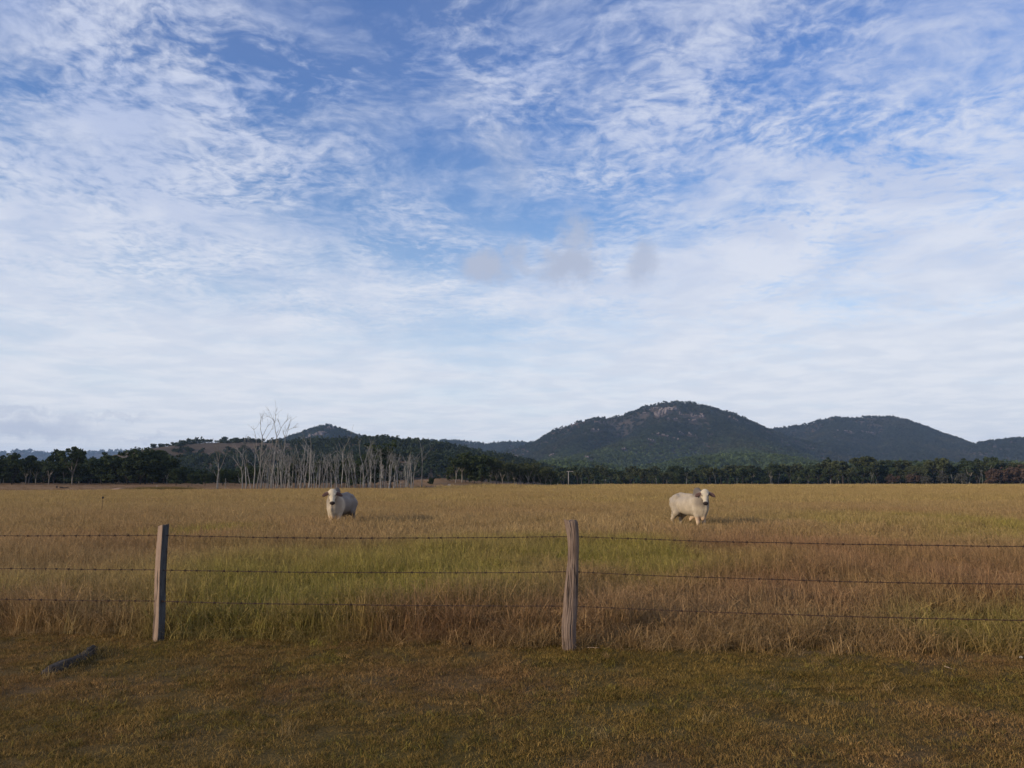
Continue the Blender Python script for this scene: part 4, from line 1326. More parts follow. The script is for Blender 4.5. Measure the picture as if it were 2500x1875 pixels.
# ------------------------------------------------------------------ grass (stuff)
def blade_mesh(name, seed, n, rad, hlo, hhi, wid, lean, mat, heads=0.0, segs=3, droop=0.35):
    rng = np.random.default_rng(seed)
    V = []; F = []; BV = []; BT = []
    o = 0
    wind = np.array([0.35, 0.1])
    for i in range(n):
        r = rad * math.sqrt(rng.random()); a = rng.uniform(0, 6.283)
        p = np.array([math.cos(a) * r, math.sin(a) * r, 0.0])
        h = rng.uniform(hlo, hhi)
        la = rng.uniform(0, 6.283)
        ld = np.array([math.cos(la), math.sin(la)]) * lean * abs(rng.normal()) + wind * lean * 0.5
        w = wid * rng.uniform(0.6, 1.3)
        sa = rng.uniform(0, 6.283); sd = np.array([math.cos(sa), math.sin(sa), 0]) * w * 0.5
        bv = rng.random()
        dr = droop * rng.uniform(0.2, 1.2)
        head = rng.random() < heads
        pts = []
        for s in range(segs + 1):
            t = s / segs
            q = p + np.array([ld[0] * h * t ** 1.7, ld[1] * h * t ** 1.7, h * (t - dr * 0.45 * t ** 3 * (np.hypot(*ld)))])
            pts.append(q)
        for s, q in enumerate(pts):
            t = s / segs
            k = (1 - 0.75 * t) if not head else (0.45 if t < 0.6 else 1.25 if s < segs else 0.35)
            V += [q - sd * k, q + sd * k]; BV += [bv, bv]; BT += [t, t]
        for s in range(segs):
            F.append((o + 2 * s, o + 2 * s + 1, o + 2 * s + 3, o + 2 * s + 2))
        o += 2 * (segs + 1)
        if head:      # a few short spikelets round the head
            q = pts[-1]; u = pts[-1] - pts[-2]; u = u / (np.linalg.norm(u) + 1e-9)
            for j in range(4):
                b = pts[-2] + (pts[-1] - pts[-2]) * rng.uniform(0.0, 1.0)
                dv = u * 0.8 + rng.normal(size=3) * 0.5
                dv = dv / np.linalg.norm(dv) * h * rng.uniform(0.08, 0.16)
                sd2 = np.cross(dv, rng.normal(size=3)); sd2 = sd2 / (np.linalg.norm(sd2) + 1e-9) * w * 0.45
                V += [b - sd2, b + sd2, b + dv]; BV += [bv] * 3; BT += [0.9, 0.9, 1.0]
                F.append((o, o + 1, o + 2)); o += 3
    me = bpy.data.meshes.new(name)
    me.from_pydata([tuple(q) for q in V], [], F)
    for nm, dat in (('bv', BV), ('bt', BT)):
        a_ = me.attributes.new(nm, 'FLOAT', 'POINT'); a_.data.foreach_set('value', np.asarray(dat, np.float32))
    me.materials.append(M[mat])
    me.update()
    return source(name, me)


def grass(name, srcs, x, y, smin, smax, tint, label, rng, zs=None, sink=0.0, tilt=0.08):
    n = len(x)
    z = land(x, y) - sink
    s = rng.uniform(smin, smax, n)
    zk = s if zs is None else s * zs
    rot = np.stack([rng.normal(size=n) * tilt, rng.normal(size=n) * tilt, rng.uniform(0, 6.283, n)], 1)
    return scatter(name, srcs, np.stack([x, y, z], 1), rot, np.stack([s, s, zk], 1), rng.integers(0, len(srcs), n), tint, label, 'grass')


def wedge(n, y0, y1, rng, k=0.78, extra=1.5, power=2.0):
    """n places in the wedge of paddock between two distances."""
    u = rng.random(n)
    y = (y0 ** power + u * (y1 ** power - y0 ** power)) ** (1 / power)
    x = rng.uniform(-1, 1, n) * (k * y + extra)
    return x, y


rg = np.random.default_rng(91)
src_near = [blade_mesh('near_tuft', 1300 + i, 34, 0.13, 0.22, 0.52, 0.0060, 0.42, 'tall_grass', 0.45) for i in range(7)]
src_low = [blade_mesh('leafy_tuft', 1320 + i, 40, 0.12, 0.12, 0.34, 0.0085, 0.55, 'tall_grass', 0.05) for i in range(5)]
src_mid = [blade_mesh('mid_tuft', 1340 + i, 55, 0.34, 0.22, 0.50, 0.0125, 0.42, 'tall_grass', 0.45) for i in range(6)]
src_far = [blade_mesh('far_tuft', 1360 + i, 90, 1.0, 0.22, 0.48, 0.034, 0.45, 'tall_grass', 0.35, 2) for i in range(5)]
src_vfar = [blade_mesh('distant_tuft', 1380 + i, 170, 3.2, 0.22, 0.44, 0.10, 0.5, 'tall_grass', 0.3, 2) for i in range(4)]
src_verge = [blade_mesh('verge_tuft', 1400 + i, 260, 0.17, 0.008, 0.028, 0.0038, 1.3, 'verge_grass', 0.0, 3, 0.6) for i in range(7)]
src_weed = [blade_mesh('verge_weed', 1420 + i, 20, 0.06, 0.012, 0.040, 0.0065, 1.3, 'verge_grass', 0.0, 3, 0.7) for i in range(5)]
src_scruff = [blade_mesh('scruffy_tuft', 1440 + i, 34, 0.10, 0.07, 0.26, 0.0052, 0.85, 'tall_grass', 0.15) for i in range(6)]


def var_tint(c, rng, a=0.16):
    return c * (1 + rng.normal(size=(len(c), 1)) * a)


# tall grass behind the fence
x, y = wedge(15500, 8.0, 17, rg, 0.80, 1.5, 1.7)
hgt = 0.55 + 0.75 * fbm(x / 1.4, y / 1.6, 3, 301)
off = y - fence_y(x)
ok = off > -0.12 + 0.5 * fbm(x / 0.45, y / 3.0, 3, 305) + 0.35 * fbm(x / 2.0, y / 9.0, 2, 307) + 0.5 * sstep(x, 1.3, 2.6)
hgt = hgt * (0.66 + 0.34 * sstep(off, 0.1, 1.0)) * (1 - 0.38 * sstep(x, 1.2, 2.6) * (1 - sstep(off, 0.8, 2.2)))
x, y, hgt = x[ok], y[ok], hgt[ok]
grass('tall_grass', src_near, x, y, 0.85, 1.2, var_tint(field_colour(x, y), rg), 'tall dry seeding grass just behind the wire fence', rg, hgt)
x, y = wedge(7000, 8.0, 17, rg, 0.80, 1.5, 1.7)
c = field_colour(x, y)
ok = (y - fence_y(x) > 0.2) & (rg.random(len(x)) < 0.25 + 1.6 * np.clip(c[:, 1] / c[:, 0] - 0.62, 0, 1))
x, y = x[ok], y[ok]
c = var_tint(field_colour(x, y), rg); c[:, 1] *= 1.04; c[:, 0] *= 0.96
grass('leafy_grass', src_low, x, y, 0.8, 1.4, c, 'greener leafy grass growing among the tall dry grass', rg)
x, y = wedge(17000, 15.5, 48, rg)
grass('tall_grass', src_mid, x, y, 0.8, 1.15, var_tint(field_colour(x, y), rg, 0.13), 'tall dry grass round the two bulls', rg, 0.72 + 0.6 * fbm(x / 3, y / 4, 3, 311))
x, y = wedge(17000, 45, 170, rg)
ok = y < field_end(x, y) + rg.normal(size=len(x)) * 3
x, y = x[ok], y[ok]
grass('tall_grass', src_far, x, y, 0.8, 1.15, var_tint(field_colour(x, y), rg, 0.10), 'golden grass across the middle of the paddock', rg, 0.7 + 0.5 * fbm(x / 8, y / 10, 3, 315))
x, y = wedge(12000, 160, 412, rg)
ok = (y < field_end(x, y)) & (x > -40)
x, y = x[ok], y[ok]
grass('tall_grass', src_vfar, x, y, 0.8, 1.1, var_tint(field_colour(x, y), rg, 0.08), 'distant golden grass at the far edge of the paddock', rg)
# short grass on the bare red ground beyond
x, y = wedge(5000, 118, 330, rg)
ok = (y > field_end(x, y) + 3) & (x / y < 0.06)
x, y = x[ok], y[ok]
grass('short_grass', src_far, x, y, 0.5, 1.0, var_tint(np.ones((len(x), 1)) * np.array([0.19, 0.115, 0.072]), rg, 0.2), 'short reddish grass beyond the golden paddock', rg, 0.35)
# reeds at the left far edge
n = 420
x = at(395, 1190, 133).x + rg.normal(size=n) * 2.3; y = 133 + rg.normal(size=n) * 1.6
grass('reeds', src_far, x, y, 0.35, 0.6, var_tint(np.ones((n, 1)) * np.array([0.105, 0.095, 0.030]), rg, 0.2), 'low olive reed patch at the field\'s far left edge', rg, 3.2)
# mown verge in front
n = 6200
x = rg.uniform(-9.5, 9.5, n); y = rg.uniform(2.8, 10.2, n)
ok = y < fence_y(x) + 0.75
x, y = x[ok], y[ok]
grass('verge_grass', src_verge, x, y, 0.8, 1.3, var_tint(verge_colour(x, y) * np.array([1.72, 1.48, 1.32]), rg, 0.22), 'short mown grass on the verge in front of the fence', rg, 0.65 + 0.6 * fbm(x / 0.5, y / 0.5, 3, 321))
n = 9000
x = rg.uniform(-9, 9, n); y = rg.uniform(3.0, 9.4, n)
ok = (y < fence_y(x) + 0.5) & (rg.random(n) < 0.25 + 1.2 * sstep(fbm(x / 0.6, y / 0.6, 3, 331), 0.42, 0.7))
x, y = x[ok], y[ok]
c = verge_colour(x, y) * np.array([1.30, 1.32, 1.0])
grass('verge_weeds', src_weed, x, y, 0.6, 1.3, var_tint(c, rg, 0.25), 'broad-bladed weeds through the mown verge', rg)
# stray dry tufts left by the mower, thicker near the fence
n = 900
x = rg.uniform(-8.5, 8.5, n); y = rg.uniform(3.4, 8.8, n)
d_ = fence_y(x) - y
ok = (d_ > -0.1) & (rg.random(n) < 0.10 + 0.75 * np.exp(-d_ / 0.35)) & (fbm(x / 0.9, y / 0.7, 3, 341) > 0.42)
x, y = x[ok], y[ok]
grass('stray_tufts', src_scruff, x, y, 0.30, 0.62, var_tint(field_colour(x, y + 1.0) * 0.8, rg, 0.25), 'stray dry tufts left standing on the mown verge', rg, 0.7)
# grass grown up against the log
n = 110
t = rg.random(n)
x = -3.86 - 0.07 * t + rg.normal(size=n) * 0.10 - 0.01; y = 6.74 + 0.86 * t + rg.normal(size=n) * 0.03
ok = (np.abs(x + 3.86 + 0.07 * t) > 0.055) | (rg.random(n) < 0.25)
x, y = x[ok], y[ok]
grass('log_side_grass', src_weed, x, y, 0.8, 1.5, var_tint(verge_colour(x, y) * 1.2, rg, 0.25), 'longer grass grown up against the sunken log', rg, 1.7)
# scruffy tufts along the fence line
n = 2300
x = rg.uniform(-9, 9, n); off = rg.normal(size=n) * 0.20 + 0.40 + 0.25 * sstep(x, 1.5, 3.0)
y = fence_y(x) + off
ok = (off > -0.1 + 0.35 * fbm(x / 0.5, y / 3.0, 3, 335))
x, y, off = x[ok], y[ok], off[ok]
c = field_colour(x, y) * 0.9
grass('fence_line_grass', src_scruff, x, y, 0.6, 1.25, var_tint(c, rg, 0.25), 'scruffy uncut grass along the foot of the fence', rg, 0.6 + 0.5 * sstep(off, 0, 0.8))

# ------------------------------------------------------------------ fence
def post_round(seed):
    """Weathered round post, bent like a dog-leg, fluted by drying cracks."""
    D0 = 7.55
    rows = [(1578, 1372, 1408), (1560, 1371, 1407), (1530, 1370, 1407), (1500, 1372, 1410), (1478, 1374, 1411), (1440, 1376, 1412), (1400, 1381, 1413), (1370, 1385, 1413), (1340, 1386, 1414), (1310, 1384, 1414), (1290, 1380, 1413), (1276, 1377, 1412), (1270, 1376, 1410)]
    rng = np.random.default_rng(seed)
    zs = []; cx = []; hw = []
    for py, a, b in rows:
        A = at(a, py, D0); B = at(b, py, D0)
        zs.append(A.z); cx.append((A.x + B.x) / 2); hw.append((B.x - A.x) / 2)
    x0 = float(FENCE_B[0])
    zs = np.array(zs); cx = np.array(cx) - x0; hw = np.array(hw)
    zz = np.linspace(zs.min(), zs.max(), 70)
    cxi = np.interp(zz, zs, cx); hwi = np.interp(zz, zs, hw) * 0.90
    N = 72
    mb = MB()
    V = []
    for i, z in enumerate(np.concatenate([[zz[0] - 0.35], zz])):
        k = max(i - 1, 0)
        th = np.arange(N) / N * 2 * math.pi
        fl = fbm(th * 5.5 + np.sin(th) * 0, np.full(N, z * 1.3), 3, seed) - 0.5
        fl2 = np.abs(fbm(th * 9.0, np.full(N, z * 0.8 + 4), 2, seed + 5) - 0.5)
        r = 1 + 0.13 * fl - 0.16 * np.clip(0.07 - fl2, 0, 1) / 0.07 + 0.05 * np.cos(2 * th + 0.6)
        fade = 1.0
        x = cxi[k] + hwi[k] * r * np.cos(th)
        y = hwi[k] * 0.86 * r * np.sin(th)
        zt = np.full(N, z)
        if i > len(zz) - 4:
            zt = zt + 0.02 * (fbm(th * 2, th * 0 + 3, 3, seed + 9) - 0.5) * 2 * (i - (len(zz) - 4)) / 4
        V += list(zip(x, y, zt))
    nr = len(zz) + 1
    F = [(i * N + j, i * N + (j + 1) % N, (i + 1) * N + (j + 1) % N, (i + 1) * N + j) for i in range(nr - 1) for j in range(N)]
    V.append((cxi[-1] + 0.004, 0, zz[-1] - 0.008)); t = len(V) - 1
    F += [((nr - 1) * N + j, (nr - 1) * N + (j + 1) % N, t) for j in range(N)]
    mb.add(V, F)
    return mb.mesh('post', M['post_a'], False), x0, D0


def post_split(seed, height, lean_x, rot, size=(0.088, 0.082), mat='post_b', dark_face=()):
    rng = np.random.default_rng(seed)
    mb = MB(); V = []
    K = 11                                           # points along each side of the squared section
    sect = []
    for s in range(4):
        for j in range(K):
            t = j / K
            c = [(-1, -1), (1, -1), (1, 1), (-1, 1)]
            a, b = np.array(c[s]), np.array(c[(s + 1) % 4])
            q = a + (b - a) * t
            if j == 0: q = q * 0.93
            sect.append(q)
    sect = np.array(sect); N = len(sect)
    zz = np.concatenate([[-0.4], np.linspace(-0.03, height, 46)])
    c, s_ = math.cos(rot), math.sin(rot)
    for i, z in enumerate(zz):
        t = max(z, 0) / height
        taper = 1.0 + 0.10 * (1 - t)
        n = fbm(np.arange(N) * 0.55, np.full(N, z * 2.2), 3, seed) - 0.5
        ed = np.where(np.abs(np.abs(sect).min(1) - 0.93) < 0.02, 0.05, 0.0) * (vnoise(np.full(N, z * 13), np.arange(N) * 1.0, seed + 4) - 0.5)
        q = sect * (1 + 0.06 * n + ed)[:, None] * np.array(size) / 2 * taper * 1.12
        wx = 0.006 * math.sin(z * 5 + 1)
        x = c * q[:, 0] - s_ * q[:, 1] + lean_x * z + wx
        y = s_ * q[:, 0] + c * q[:, 1] + 0.01 * z
        zt = np.full(N, z)
        if i == len(zz) - 1:
            zt = zt + 0.012 * (x - lean_x * z) / 0.06 + 0.006 * rng.normal(size=N) * 0.6
        V += list(zip(x, y, zt))
    nr = len(zz)
    F = [(i * N + j, i * N + (j + 1) % N, (i + 1) * N + (j + 1) % N, (i + 1) * N + j) for i in range(nr - 1) for j in range(N)]
    F.append(tuple((nr - 1) * N + j for j in range(N)))
    mb.add(V, F)
    me = mb.mesh('post', M[mat])
    if dark_face:                                    # faces turned from the sun, their shade put into a darker wood
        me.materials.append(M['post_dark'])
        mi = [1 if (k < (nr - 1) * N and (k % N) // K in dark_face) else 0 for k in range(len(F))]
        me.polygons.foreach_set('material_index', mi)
    return me


fence = empty('barbed_wire_fence', (0, 0, 0), 'old timber post fence with three rusty barbed wires along the paddock', 'fence')
me, x0, D0 = post_round(41)
o = obj('post', me, fence, (x0, D0, 0)); o['label'] = 'bent round weathered grey-brown post with deep drying cracks'
zl = land1(FENCE_A[0], FENCE_A[1])
lp = at(386, 1553, FENCE_A[1])
htop = at(398, 1282, FENCE_A[1]).z
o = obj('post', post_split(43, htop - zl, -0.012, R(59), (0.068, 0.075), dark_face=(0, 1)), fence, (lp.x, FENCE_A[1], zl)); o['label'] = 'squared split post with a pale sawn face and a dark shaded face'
step = FENCE_B - FENCE_A
pA, pB = FENCE_A - step, FENCE_B + step
pC, pD = pA - step, pB + step
for i, p in enumerate((pA, pB, pC, pD)):
    obj('post', post_split(50 + i, 1.16, 0.02 * (-1) ** i, R(30 + 20 * i), (0.10, 0.095), 'post_a'), fence, (p[0], p[1], land1(p[0], p[1])))

# one barb, shared by all
mb = MB()
for k in range(2):
    hx = (k - 0.5) * 0.008
    coil = [(hx + 0.006 * t / 9 - 0.003, 0.0058 * math.cos(t * 1.4), 0.0058 * math.sin(t * 1.4)) for t in range(8)]
    mb.tube(coil, [0.0016] * 8, 4)
for a, sgn in ((0.5, 1), (2.1, -1), (3.6, 1), (5.2, -1)):
    mb.tube([(0.003 * sgn, 0.004 * math.cos(a), 0.004 * math.sin(a)), (0.007 * sgn, 0.020 * math.cos(a), 0.020 * math.sin(a))], [0.0018, 0.0005], 4)
barb_me = mb.mesh('barb', M['wire'])

L1, L2, L3, L4, L5, L6 = (np.append(q, 0) for q in (pC, pA, FENCE_A, FENCE_B, pB, pD))
WY = [((0, 1303), (386, 1307), (1396, 1310), (2500, 1333)), ((0, 1385), (382, 1391), (1394, 1396), (2500, 1425)), ((0, 1458), (378, 1467), (1388, 1479), (2500, 1513))]


def fence_point(px, py):
    """Where the sight line of a photo pixel meets the upright plane of the fence."""
    x, y, z = ray(px, py)
    # P = t*(x,y): solve P on the line A + s*FDIR
    a = np.array([[x, -FDIR[0]], [y, -FDIR[1]]])
    t, s = np.linalg.solve(a, FENCE_A)
    return s, EYE + z * t


SP = float(np.linalg.norm(step))
rb = np.random.default_rng(55)
for wi, row in enumerate(WY):
    ss, zs = zip(*[fence_point(*q) for q in row])
    zA, zB = zs[1], zs[2]
    zr = zs[2] + (zs[3] - zs[2]) * (2 * SP - SP) / (ss[3] - SP) if ss[3] > SP else zs[3]
    zl_ = zs[1] + (zs[0] - zs[1]) * (SP) / (-ss[0])
    knots_s = [-2 * SP, -SP, 0, SP, 2 * SP, 3 * SP]
    knots_z = [zl_ + 0.02, zl_, zA, zB, zr, zr - 0.02]

    def wz(s):
        k = min(max(int(math.floor(s / SP)) + 2, 0), 4)
        t = (s - knots_s[k]) / SP
        return knots_z[k] + (knots_z[k + 1] - knots_z[k]) * t - (0.010 + 0.016 * vnoise(np.array([k * 3.7 + wi]), np.array([wi * 5.1]), 3)[0]) * 4 * t * (1 - t) + 0.007 * (fbm(np.array([s * 1.6 + 20]), np.array([wi * 9.0]), 3, 17)[0] - 0.5)

    wo = 0.012 * (wi - 1)
    nrm = np.array([FDIR[1], -FDIR[0]])

    def wp(s, ph=0.0, r=0.0):
        q = FENCE_A + FDIR * s + nrm * (wo + r * math.cos(ph))
        return (q[0], q[1], wz(s) + r * math.sin(ph))
    mb = MB()
    S = np.arange(-2 * SP, 3 * SP, 0.022)
    for ph0 in (0, math.pi):
        mb.tube([wp(s, s * 2 * math.pi / 0.09 + ph0, 0.0023) for s in S], [0.0027] * len(S), 4, False)
    w = obj('wire', mb.mesh('wire', M['wire'], True), fence)
    s = -1.22 * SP + rb.uniform(0, 0.1)
    while s < 2.1 * SP:
        q = wp(s)
        o = obj('barb', barb_me, w, q)
        o.rotation_euler = (rb.uniform(0, 6.28), 0, math.atan2(FDIR[1], FDIR[0]))
        k = rb.uniform(1.05, 1.45); o.scale = (k, k, k)
        s += 0.14 + rb.normal() * 0.014

# ------------------------------------------------------------------ log and sticks on the verge
def verge_log():
    rng = np.random.default_rng(71)
    A = np.array([-3.87, 6.66]); B = np.array([-3.93, 7.60])
    n = 34; N = 26
    V = []
    for i in range(n):
        t = i / (n - 1)
        p = A + (B - A) * t
        th = np.arange(N) / N * 2 * math.pi
        r = 0.064 * (1 - 0.10 * abs(t - 0.5)) * (1 + 0.30 * (fbm(th * 3.2, np.full(N, t * 2.2), 3, 71) - 0.5) - 0.22 * np.clip(0.08 - np.abs(fbm(th * 5, np.full(N, t * 1.2), 2, 75) - 0.5), 0, 1) / 0.08)
        end = min(t, 1 - t)
        r = r * (0.55 + 0.45 * min(1, end / 0.06))
        x = p[0] + r * np.cos(th) * 1.15 + 0.03 * math.sin(t * 4)
        z = -0.002 + 0.010 * t + r * np.sin(th) + 0.012 * math.sin(t * 7)
        y = np.full(N, p[1]) + 0.02 * (fbm(th * 2, np.full(N, t), 2, 79) - 0.5)
        V += list(zip(x - A[0], y - A[1], z))
    F = [(i * N + j, (i + 1) * N + j, (i + 1) * N + (j + 1) % N, i * N + (j + 1) % N) for i in range(n - 1) for j in range(N)]
    F.append(tuple(range(N))); F.append(tuple((n - 1) * N + j for j in range(N))[::-1])
    mb = MB(); mb.add(V, F)
    return tag(obj('log', mb.mesh('log', M['log'], False), None, (A[0], A[1], land1(A[0], A[1]))), 'grey weathered log sunk in the short grass left of the squared fence post', 'log')


verge_log()


def stick(px, py, length, r, ang, label, seed, name='stick', rise=0.03, mat='stick'):
    rng = np.random.default_rng(seed)
    x, y, z = ray(px, py)
    k = EYE / -z
    X, Y = x * k, y * k
    mb = MB()
    d = np.array([math.cos(ang), math.sin(ang), rise])
    pts, _ = limb(mb, (-d[0] * length / 2, -d[1] * length / 2, 0.028), d, length, r, r * 0.5, rng, 0.22, 6, 7)
    limb(mb, pts[4], d + rng.normal(size=3) * 0.7, length * 0.22, r * 0.6, r * 0.2, rng, 0.2, 3, 5)
    return tag(obj(name, mb.mesh(name, M[mat], True), None, (X, Y, land1(X, Y))), label, 'stick')


stick(1318, 1566, 0.21, 0.013, R(-6), 'pale forked stick lying left of the bent round post', 81)
stick(1448, 1596, 0.13, 0.005, R(-28), 'thin straw-coloured twig right of the bent round post\'s foot', 82, 'twig')
stick(1983, 1562, 0.10, 0.008, R(3), 'short pale stick in the scruffy grass on the right', 83)
stick(2400, 1642, 0.62, 0.004, R(-6), 'long thin grass stalk lying on the verge near the photo\'s right edge', 84, 'stalk', 0.0)
stick(645, 1560, 0.17, 0.006, R(25), 'small bent twig in the grass between the two posts', 85, 'twig', 0.25)
x, y, z = ray(2494, 1614)
k = EYE / -z
bm = bmesh.new(); bmesh.ops.create_icosphere(bm, subdivisions=2, radius=1)
for v in bm.verts:
    q = 1 + 0.35 * (random.random() - 0.5)
    v.co = Vector((v.co.x * 0.017 * q, v.co.y * 0.014 * q, v.co.z * 0.013 * q + 0.018))
me = bpy.data.meshes.new('pebble'); bm.to_mesh(me); bm.free(); me.materials.append(M['stone'])
tag(obj('pebble', me, None, (x * k, y * k, land1(x * k, y * k))), 'small white pebble on the verge at the photo\'s right edge', 'stone')
# dark seed stalk standing in the paddock
px, dep = 250, 34.0
x = at(px, 1215, dep).x
zb = land1(x, dep); zt = at(px, 1213, dep).z - zb
mb = MB(); mb.tube([(0, 0, 0), (0.01, 0, zt * 0.6), (0.02, 0, zt - 0.06)], [0.008, 0.007, 0.006], 5)
mb.tube([(0.02, 0, zt - 0.09), (0.02, 0, zt - 0.04), (0.02, 0, zt), (0.02, 0, zt + 0.02)], [0.012, 0.045, 0.04, 0.01], 8)
tag(obj('thistle', mb.mesh('thistle', M['dark_bark'], True), None, (x, dep, zb)), 'single dark thistle head standing above the golden grass on the left', 'thistle')


# ------------------------------------------------------------------ cattle
def surface_nets(F, org, h):
    ins = F < 0
    nx, ny, nz = F.shape
    corners = [(i, j, k) for i in (0, 1) for j in (0, 1) for k in (0, 1)]
    cnt = sum(ins[i:nx - 1 + i, j:ny - 1 + j, k:nz - 1 + k].astype(np.int8) for i, j, k in corners)
    act = (cnt > 0) & (cnt < 8)
    ids = np.full(act.shape, -1)
    cells = np.argwhere(act)
    ids[act] = np.arange(len(cells))
    pos = np.zeros((len(cells), 3)); num = np.zeros(len(cells))
    cv = {c: F[cells[:, 0] + c[0], cells[:, 1] + c[1], cells[:, 2] + c[2]] for c in corners}
    for c in corners:
        for ax in range(3):
            if c[ax] == 0:
                d = list(c); d[ax] = 1; d = tuple(d)
                a, b = cv[c], cv[d]
                cr = (a < 0) != (b < 0)
                t = np.where(cr, a / np.where(cr, a - b, 1), 0)
                p = np.tile(np.array(c, float), (len(cells), 1)); p[:, ax] += t
                pos[cr] += p[cr]; num[cr] += 1
    V = (cells + pos / num[:, None]) * h + org
    faces = []
    for ax in range(3):
        u, w = (ax + 1) % 3, (ax + 2) % 3
        sl0 = [slice(None)] * 3; sl1 = [slice(None)] * 3
        sl0[ax] = slice(0, -1); sl1[ax] = slice(1, None)
        A, B = ins[tuple(sl0)], ins[tuple(sl1)]
        e = np.argwhere(A != B)
        ok = (e[:, u] > 0) & (e[:, w] > 0) & (e[:, u] < F.shape[u] - 1) & (e[:, w] < F.shape[w] - 1)
        e = e[ok]
        flip = A[e[:, 0], e[:, 1], e[:, 2]]
        q = []
        for du, dw in ((-1, -1), (0, -1), (0, 0), (-1, 0)):
            c = e.copy(); c[:, u] += du; c[:, w] += dw
            q.append(ids[c[:, 0], c[:, 1], c[:, 2]])
        q = np.stack(q, 1)
        q[~flip] = q[~flip][:, ::-1]
        faces.append(q)
    f = np.concatenate(faces)
    return V, f[(f >= 0).all(1)]


def cow(name, label, pos, heading, head_yaw, pitch, scale, seed, forelegs=(0, 0), base=(0.365, 0.302, 0.225), rear=None, neck=0.8):
    """A Brahman: one continuous skin grown round the skeleton; +X forward, feet on z = 0.
    head_yaw: turn of the head from the body's direction."""
    h = 0.0165
    org = np.array([-1.22, -0.58, -0.03]); dims = (2.62, 1.16, 1.72)
    n = [int(d / h) for d in dims]
    gx, gy, gz = [org[i] + h * np.arange(n[i]) for i in range(3)]
    X, Y, Z = np.meshgrid(gx, gy, gz, indexing='ij')
    P = np.stack([X, Y, Z], -1).astype(np.float32)
    F = np.full(X.shape, 9.0, np.float32)

    def smin(a, b, k):
        hh = np.clip(0.5 + 0.5 * (b - a) / k, 0, 1)
        return b + (a - b) * hh - k * hh * (1 - hh)

    def box(c, r):
        c = np.asarray(c)
        lo = [max(0, int((c[i] - r - org[i]) / h)) for i in range(3)]
        hi = [min(n[i], int((c[i] + r - org[i]) / h) + 2) for i in range(3)]
        return tuple(slice(a, b) for a, b in zip(lo, hi))

    def ell(c, r, k=0.06, axes=None):
        c = np.asarray(c, float); r = np.asarray(r, float)
        s = box(c, max(r) + k + 0.05)
        q = P[s] - c
        if axes is not None:
            q = q @ np.asarray(axes).T
        k0 = np.linalg.norm(q / r, axis=-1); k1 = np.linalg.norm(q / (r * r), axis=-1) + 1e-9
        F[s] = smin(F[s], k0 * (k0 - 1) / k1, k)

    def cap(a, b, ra, rb, k=0.04, sq=None):
        a = np.asarray(a, float); b = np.asarray(b, float)
        s = box((a + b) / 2, np.linalg.norm(b - a) / 2 + max(ra, rb) * (1 if sq is None else max(sq)) + k + 0.05)
        m_ = np.ones(3) if sq is None else 1 / np.asarray(sq, float)
        q = (P[s] - a) * m_; d = (b - a) * m_
        t = np.clip((q @ d) / (d @ d), 0, 1)
        F[s] = smin(F[s], np.linalg.norm(q - t[..., None] * d, axis=-1) - (ra + (rb - ra) * t), k)

    # trunk
    ell((0.04, 0, 0.885), (0.70, 0.275, 0.315), 0.05)
    ell((0.45, 0, 0.86), (0.33, 0.245, 0.37), 0.08)
    ell((-0.55, 0, 1.00), (0.36, 0.25, 0.265), 0.08)
    ell((-0.64, 0, 0.88), (0.24, 0.21, 0.24), 0.08)
    cap((0.30, 0, 1.17), (-0.45, 0, 1.205), 0.07, 0.08, 0.10)
    for sy in (-1, 1):
        ell((-0.46, sy * 0.185, 1.165), (0.09, 0.06, 0.06), 0.08)          # hip bones
        ell((-0.86, sy * 0.10, 1.06), (0.06, 0.05, 0.06), 0.08)            # pin bones
        ell((0.44, sy * 0.17, 0.90), (0.15, 0.09, 0.24), 0.08)             # shoulder
    # hump, leaning back over the withers
    ell((0.40, 0, 1.25), (0.21, 0.10, 0.14), 0.07)
    ell((0.35, 0, 1.35), (0.145, 0.085, 0.105), 0.06)
    # neck and head frame
    hy = head_yaw
    fw = np.array([math.cos(hy), math.sin(hy), 0.0])
    nb = np.array([0.56, 0, 1.04])
    poll = nb + np.array([0.16, 0, 0.30]) + fw * 0.13
    ax = fw * math.cos(pitch) + np.array([0, 0, -math.sin(pitch)])
    lf = np.array([-math.sin(hy), math.cos(hy), 0.0])
    up = np.cross(ax, lf)
    up = up if up[2] > 0 else -up
    hp = lambda a, b, c: poll + ax * a + lf * b + up * c
    cap(nb, hp(0.02, 0, -0.07), 0.225, 0.125, 0.09)
    cap(nb + np.array([-0.05, 0, -0.10]), hp(0.03, 0, -0.10), 0.20, 0.10, 0.08, (1, 0.75, 1))
    # dewlap: a thin hanging fold from throat to brisket
    th = hp(0.14, 0, -0.19)
    cap(th, (0.70, 0, 0.80), 0.05, 0.10, 0.06, (1.0, 0.40, 1.0))
    cap((0.68, 0, 0.80), (0.56, 0, 0.54), 0.11, 0.10, 0.07, (1.0, 0.50, 1.0))
    cap((0.58, 0, 0.56), (0.34, 0, 0.53), 0.09, 0.05, 0.06, (1.0, 0.50, 1.0))
    # head
    ears = []
    A = np.stack([ax, lf, up])
    ell(hp(0.10, 0, -0.045), (0.165, 0.118, 0.110), 0.03, A)
    ell(hp(0.00, 0, -0.010), (0.080, 0.108, 0.075), 0.03, A)
    cap(hp(0.14, 0, -0.045), hp(0.40, 0, -0.035), 0.090, 0.066, 0.03)
    ell(hp(0.425, 0, -0.045), (0.064, 0.088, 0.074), 0.025, A)
    cap(hp(0.08, 0, -0.135), hp(0.38, 0, -0.095), 0.062, 0.042, 0.03)
